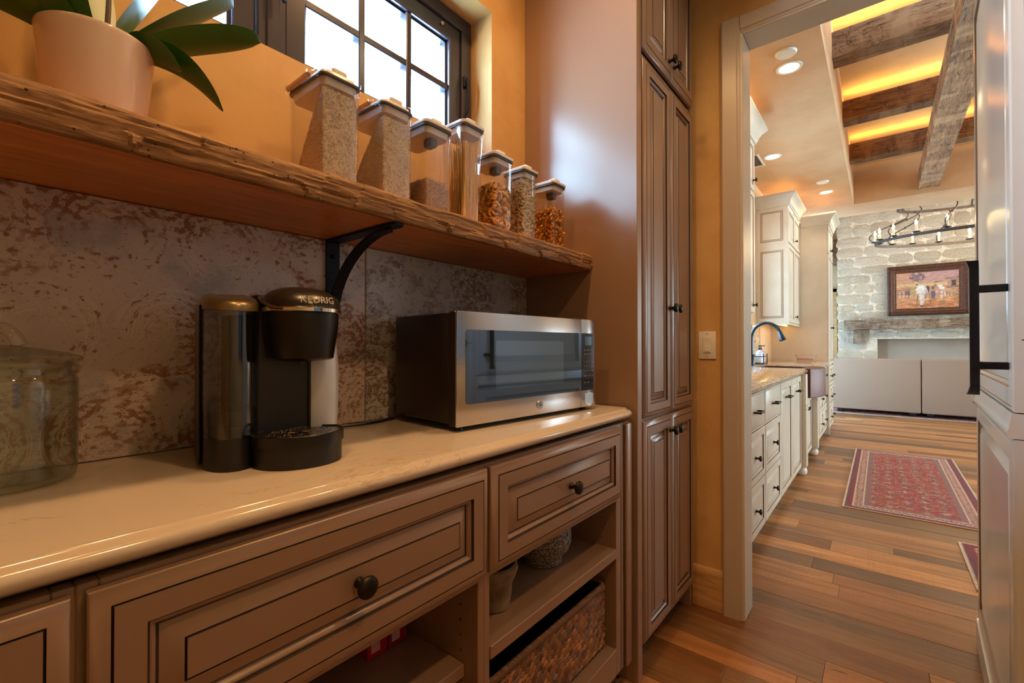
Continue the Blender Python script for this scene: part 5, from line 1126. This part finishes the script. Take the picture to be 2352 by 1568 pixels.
# ------------------------------------------------------------------ stone chimney, mantel, painting
XS = 12.0
st = sroot('wall_chimney', (12.6, -1.2, 0)); M['mortarm'] = mottled('pale_mortar', srgb(234, 218, 194), srgb(220, 200, 172), 5, 0.9, 0.9, 22, 0.05)
mb = MB(); mb.box(XS + .03, 13.4, .052, .70, 0, 4.4); mb.box(XS + .03, 13.4, -2.35, .052, 1.255, 4.4); mb.box(XS + .03, 13.4, -3.0, -2.35, 0, 4.4); mb.build('mortar_bed', M['mortarm'], st, 0)
m = Mat('limestone'); p = m.pos(); oi = m.new('ObjectInfo')
c = m.mix(m.noise(p, 4, 5, .6), srgb(244, 230, 208), srgb(230, 208, 178)); c = m.mix(m.noise(p, 16, 5, .7).smooth(.58, .68) * .35, c, srgb(178, 140, 100)); c = m.mix(1.0, c, oi.outputs['Color'], 'MULTIPLY'); m.color(c).set(rough=0.9); m.bump(m.noise(p, 22, 6, .7), 1.0, 0.08); M['stone'] = m.m
smesh = []; rk = np.random.default_rng(9)
for k in range(7):
    nu, nv = 5, 4; P = []
    for i in range(nu + 1):
        row = []
        for j in range(nv + 1):
            a, b = i / nu * 2 - 1, j / nv * 2 - 1; e = max(abs(a), abs(b)); px_ = -(.5 + rk.uniform(-.25, .25)) if e < .9 else 0
            jx_ = rk.uniform(-.07, .07); jz_ = rk.uniform(-.08, .08); cr_ = 1 - .10 * (abs(a) * abs(b)) ** 2
            row.append((px_, (a * cr_ + jx_) * .5, (b * cr_ + jz_) * .5))
        P.append(row)
    g = MB().grid(P); smesh.append(g.mesh('stone', M['stone'], 60))
stones = [(1, .98, .95), (.95, .89, .80), (1.04, 1.0, .97), (.90, .84, .78), (1.0, .94, .85), (.98, .96, .95)]
z = 0.0
while z < 4.35:
    hh = random.uniform(.13, .27); y = .72
    while y > -2.9:
        wd = random.uniform(.22, .60); y1 = max(y - wd, -3.0); zc, yc = z + hh / 2, (y + y1) / 2
        if not (zc < 1.30 and -2.40 < yc < .10 and y1 < .02):
            o = place('stone', smesh[random.randrange(7)], st, Matrix.Translation((XS + .032, yc, zc)) @ Matrix.Diagonal((.055, (y - y1) * 1.02, hh * 1.02, 1)) @ Matrix.Rotation(random.choice((0, pi)), 4, 'X'))
            q = random.choice(stones); o.color = (*q, 1)
        y = y1
    z += hh
m = Mat('herringbone_firebox'); x, y, z_ = m.xyz(); k = .11
zig = ((y / k) - (y / k).op('FLOOR') - 0.5).op('ABSOLUTE') * 2.0; st_ = ((z_ / .055) + zig * 1.0); lines_ = ((st_ - st_.op('FLOOR')) - 0.5).op('ABSOLUTE').smooth(.42, .48)
m.color(m.mix(lines_ * .6, m.mix(m.noise(m.pos(), 3, 3), srgb(186, 168, 150), srgb(164, 146, 128)), srgb(206, 192, 176))).set(rough=0.85)
mb = MB(); mb.box(12.55, 12.6, -2.35, .052, 0, 1.255); mb.box(XS + .03, 12.6, .045, .052, 0, 1.255); mb.box(XS + .03, 12.6, -2.35, -2.343, 0, 1.255); mb.build('firebox', m.m, st, 0)
M['mantelw'] = wood('mantel_wood', srgb(78, 60, 46), srgb(148, 120, 96), srgb(190, 164, 138), 'Y', 1.3, 0.75, 1.0, 0.03, crack=7)
mt = thing('mantel', (11.85, -.9, 1.2), 'rough hewn timber mantel with corbels on stone chimney', 'mantel')
mb = MB(); hewn(mb, 2.96, .25, .20, .03, 80, 4, 4, 77, chunk=.3, M=T(11.984, -2.37, 1.452, pi / 2)); mb.build('mantel_beam', M['mantelw'], mt, 25)
for yy in (.24, -2.2):
    mb = MB(); hewn(mb, .20, .17, .29, .015, 8, 3, 8, 5, chunk=.1, M=T(11.984, yy, 1.158, pi / 2)); mb.build('corbel', M['mantelw'], mt, 25)
pa = thing('framed_painting', (11.95, -.7, 1.715), 'oil painting of field workers in ornate bronze frame', 'painting')
fm = mottled('carved_bronze_frame', srgb(92, 52, 30), srgb(60, 34, 22), 30, 0.4, 0.6, 60, 0.006, metal=0.35)
PY0, PY1, PZ0, PZ1 = -1.30, -.115, 1.715, 2.695
fp = [(0, 0), (0, -.045), (.02, -.06), (.06, -.06), (.075, -.045), (.10, -.04), (.115, -.028), (.135, -.025), (.14, -.01)]
L = [[(XS - .022 + o, PY1 - i, PZ0 + i), (XS - .022 + o, PY0 + i, PZ0 + i), (XS - .022 + o, PY0 + i, PZ1 - i), (XS - .022 + o, PY1 - i, PZ1 - i)] for i, o in fp]
MB().loft(L, (True, False)).build('frame', fm, pa, 30)
rp = MB(); n_ = 46
for (a, b) in (((PY1 - .04, PZ0 + .04), (PY0 + .04, PZ0 + .04)), ((PY1 - .04, PZ1 - .04), (PY0 + .04, PZ1 - .04)), ((PY1 - .04, PZ0 + .04), (PY1 - .04, PZ1 - .04)), ((PY0 + .04, PZ0 + .04), (PY0 + .04, PZ1 - .04))):
    nn = int(math.hypot(b[0] - a[0], b[1] - a[1]) / .032)
    for i in range(nn + 1): rp.sphere((XS - .082, a[0] + (b[0] - a[0]) * i / nn, a[1] + (b[1] - a[1]) * i / nn), (.010, .019, .019), 6, 4)
rp.build('rope_bead', fm, pa, 60)
# the canvas: a painted plain with stooping figures in white, huts and a tree
nu, nv = 300, 230; U, V = np.meshgrid(np.linspace(0, 1, nu), np.linspace(0, 1, nv), indexing='ij'); rp_ = np.random.default_rng(4)
def sm(a, n=9, m_=None):
    for ax, q in ((0, n), (1, m_ or n)): a = np.apply_along_axis(lambda v_: np.convolve(np.pad(v_, q, mode='edge'), np.ones(q) / q, 'same')[q:-q], ax, a)
    return a / max(1e-6, a.std())
n1 = sm(sm(rp_.normal(0, 1, U.shape), 17, 9), 9, 5); n2 = sm(sm(rp_.normal(0, 1, U.shape), 7), 5); n3 = sm(rp_.normal(0, 1, U.shape), 25, 5)
def lin(r, g, b): return np.array(srgb(r, g, b)[:3])
C = np.zeros((nu, nv, 3))
def lay(mask, col, var=.10):
    global C
    mk = np.clip(mask, 0, 1)[..., None]; C = C * (1 - mk) + mk * lin(*col) * np.clip(1 + var * n1 + .05 * n2, .5, 1.6)[..., None]
def band(v0, v1, soft=.03): return np.clip((V - v0 + n1 * .012) / soft, 0, 1) * np.clip((v1 - V + n3 * .010) / soft, 0, 1)
def ellm(cu, cv, ru, rv, rot=0, soft=.25, rag=.0):
    du, dv = (U - cu) * 1.35, V - cv; p_ = du * math.cos(rot) + dv * math.sin(rot); q_ = -du * math.sin(rot) + dv * math.cos(rot)
    return np.clip((1 - np.sqrt((p_ / (ru * 1.35)) ** 2 + (q_ / rv) ** 2) + n2 * rag) / soft, 0, 1)
def poly(pts, soft=.008, rag=.004):
    d = np.full(U.shape, 1e9); cu, cv = np.mean(pts, 0)
    for (x0, y0), (x1, y1) in zip(pts, pts[1:] + pts[:1]):
        nx_, ny_ = y1 - y0, -(x1 - x0); l_ = math.hypot(nx_, ny_); s_ = ((U - x0) * nx_ + (V - y0) * ny_) / l_
        if (cu - x0) * nx_ + (cv - y0) * ny_ < 0: s_ = -s_
        d = np.minimum(d, s_)
    return np.clip((d + n2 * rag) / soft, 0, 1)
C[:] = lin(196, 140, 122); lay(np.clip((V - .45) * 1.6, 0, 1) * np.clip(U * 1.2, 0, 1), (190, 146, 146)); lay(np.clip(.55 - U, 0, 1) * 1.3 * (V > .55), (214, 150, 104)); lay((n3 > .9) * (V > .6) * .5, (216, 172, 150))
lay(band(.60, .70), (220, 178, 118)); lay(band(.52, .61), (196, 140, 104)); lay(band(-.1, .54), (204, 150, 116)); lay(band(-.1, .30), (204, 136, 82)); lay(band(-.1, .16), (196, 120, 68)); lay((n3 > .7) * (V < .45) * .6, (228, 186, 150)); lay((n3 < -1.0) * (V < .3) * .6, (164, 92, 60))
for q in range(60):
    r_, t_ = rp_.random() ** .6, rp_.random() * 6.28; lay(ellm(.34 + .13 * r_ * math.cos(t_), .86 + .12 * r_ * math.sin(t_), .022, .03, t_, .6, .3) * .8, ((104, 84, 96), (128, 104, 112), (88, 74, 90))[q % 3])
lay(ellm(.36, .74, .012, .08), (104, 78, 80))
for cu in (.03, .09, .15, .21):                                           # timber shed
    lay(poly([(cu - .008, .30), (cu + .008, .30), (cu + .008, .50), (cu - .008, .50)]), (116, 74, 62))
lay(poly([(0, .50), (.25, .52), (.25, .56), (0, .54)]), (150, 98, 76)); lay(poly([(0, .40), (.20, .41), (.20, .43), (0, .42)]), (132, 84, 70)); lay(poly([(.14, .36), (.25, .36), (.25, .50), (.14, .50)]) * .7, (84, 62, 66))
lay(poly([(.82, .52), (.99, .52), (.99, .80), (.82, .78)]) * .8, (176, 128, 112)); lay(poly([(.88, .57), (.96, .57), (.96, .74), (.88, .73)]), (70, 58, 66)); lay(poly([(.79, .76), (1, .80), (1, .84), (.79, .79)]), (128, 88, 80)); lay(poly([(.80, .52), (1, .54), (1, .57), (.80, .55)]), (120, 80, 70))
for q in range(70): lay(ellm(.80 + .19 * rp_.random(), .30 + .20 * rp_.random(), .012, .022, 0, .4) * .9, ((206, 164, 122), (178, 128, 96), (150, 104, 80))[q % 3])
lay(poly([(.56, .66), (.64, .74), (.78, .70), (.79, .66), (.66, .68)]) * .8, (116, 84, 82)); lay(ellm(.60, .37, .045, .15, 0, .3, .1), (100, 90, 108)); lay(ellm(.60, .55, .022, .05), (112, 74, 66))
lay(ellm(.52, .50, .030, .13, .1, .3, .15), (66, 56, 68)); lay(poly([(.535, .40), (.548, .40), (.565, .12), (.552, .12)]), (78, 54, 54)); lay(poly([(.36, .38), (.375, .38), (.345, .12), (.33, .12)]), (86, 58, 56)); lay(poly([(.47, .36), (.482, .36), (.49, .14), (.478, .14)]), (84, 58, 56))
lay(ellm(.28, .47, .050, .14, 0, .3, .1), (176, 150, 96))                  # basket on the back
lay(poly([(.385, .08), (.445, .07), (.475, .30), (.485, .46), (.37, .44), (.375, .26)], .02), (224, 210, 196)); lay(poly([(.425, .08), (.445, .08), (.47, .40), (.45, .42)], .02) * .5, (172, 150, 146))
lay(poly([(.315, .50), (.33, .62), (.385, .68), (.46, .66), (.50, .58), (.485, .44), (.41, .40), (.345, .40)], .03), (232, 222, 210)); lay(poly([(.40, .42), (.48, .46), (.49, .55), (.46, .50)], .02) * .5, (176, 156, 152)); lay(poly([(.46, .56), (.50, .56), (.535, .42), (.515, .40)], .015), (222, 206, 192))
lay(ellm(.335, .70, .050, .045, .2), (212, 176, 116)); lay(ellm(.345, .655, .020, .03), (128, 82, 62))
lay(poly([(.40, .03), (.46, .03), (.455, .08), (.385, .08)]), (96, 66, 58)); lay(ellm(.50, .07, .12, .018) * .6, (120, 78, 58))
lay(poly([(.70, .20), (.735, .19), (.755, .36), (.755, .46), (.70, .46), (.715, .32)], .015), (226, 214, 206)); lay(poly([(.775, .19), (.805, .19), (.80, .36), (.765, .50), (.735, .44), (.77, .34)], .015), (220, 206, 200))
lay(poly([(.645, .55), (.67, .63), (.73, .63), (.79, .53), (.785, .44), (.71, .44), (.68, .52)], .025), (232, 222, 214)); lay(ellm(.635, .60, .028, .035, .3), (150, 112, 94)); lay(poly([(.655, .54), (.675, .54), (.66, .38), (.645, .38)], .012), (208, 190, 180)); lay(ellm(.75, .17, .07, .018) * .7, (108, 72, 62))
mb = MB(); mb.v = [(XS - .030, float(PY1 - .138 + (PY0 - PY1 + .276) * u), float(PZ0 + .138 + (PZ1 - PZ0 - .276) * v)) for u, v in zip(U.ravel(), V.ravel())]; mb.c = [tuple(np.clip(q * .72, 0, 1)) for q in C.reshape(-1, 3)]
mb.f = [(i * nv + j, i * nv + j + 1, (i + 1) * nv + j + 1, (i + 1) * nv + j) for i in range(nu - 1) for j in range(nv - 1)]; mb.mi = [0] * len(mb.f); mb.build('canvas', vcol('oil_paint', 0.45, 90, .3, .003), pa, 0, recalc=False)

# ------------------------------------------------------------------ chandelier
CX, CY, CZ, AX, AY = 9.95, -1.16, 2.845, .66, 1.22
ch = thing('chandelier', (CX, CY, CZ), 'oval wrought iron candle chandelier before stone chimney', 'chandelier')
M['chand'] = mottled('aged_iron', srgb(84, 74, 70), srgb(62, 54, 52), 30, 0.5, 0.3, 80, 0.002, metal=0.4)
def ring(rx, ry, z, w_, t_, n=72):
    L = []
    for i in range(n + 1):
        a = 2 * pi * i / n; c_, s_ = math.cos(a), math.sin(a)
        L.append([(CX + (rx + d) * c_, CY + (ry + d) * s_, z + q) for d, q in ((-t_, -w_), (t_, -w_), (t_, w_), (-t_, w_))])
    return MB().loft(L, (False, False))
ring(AX, AY, CZ, .022, .010).build('lower_ring', M['chand'], ch, 30); ring(AX * .66, AY * .76, CZ + .53, .020, .010).build('upper_ring', M['chand'], ch, 30)
for i in range(10):
    a = 2 * pi * (i + .5) / 10; c_, s_ = math.cos(a), math.sin(a); P = []
    for t in np.linspace(0, 1, 22):
        k = 1 - .29 * t + .16 * math.sin(2 * pi * t) * .8; P.append((CX + AX * k * c_, CY + AY * k * s_, CZ + .02 + .51 * t))
    sc = MB(); sc.tube(P, .009, 6); sc.sphere(P[0], .016, 8, 5); sc.sphere(P[11], .018, 8, 5); sc.build('scroll', M['chand'], ch, 60)
M['flame'] = emit('candle_bulb', (1.0, .72, .34), 30); M['candle'] = plain('candle_sleeve', srgb(236, 214, 176), 0.5)
for i in range(20):
    a = 2 * pi * i / 20; x_, y_ = CX + AX * math.cos(a), CY + AY * math.sin(a); W = T(x_, y_, CZ + .028)
    cdl = MB(); cdl.lathe([(.016, .012), (.016, .115), (.004, .12)], 10); co = cdl.build('candle', M['candle'], ch, W=W)
    MB().lathe([(.012, 0), (.050, .008), (.052, .014), (.012, .014)], 14).build('drip_pan', M['iron'], co, W=W)
    MB().lathe([(.007, .118), (.020, .145), (.017, .165), (.004, .200), (.001, .205)], 10).build('bulb', M['flame'], co, W=W)
MB().tube([(CX, CY, CZ + .53), (CX, CY, 4.39)], .016, 8).build('hanging_rod', M['iron'], ch)
for a in (0, pi / 2, pi, 3 * pi / 2): MB().tube([(CX + AX * .62 * math.cos(a), CY + AY * .72 * math.sin(a), CZ + .53), (CX, CY, CZ + 1.0)], .010, 6).build('hanging_arm', M['iron'], ch)
l = bpy.data.lights.new('chandelier_glow', 'POINT'); l.energy = 45; l.color = WARM2; l.shadow_soft_size = .3; o = bpy.data.objects.new('chandelier_glow', l); COL.objects.link(o); o.parent = ch; o.matrix_parent_inverse = wm(ch).inverted(); o.location = (CX, CY, CZ + .22)
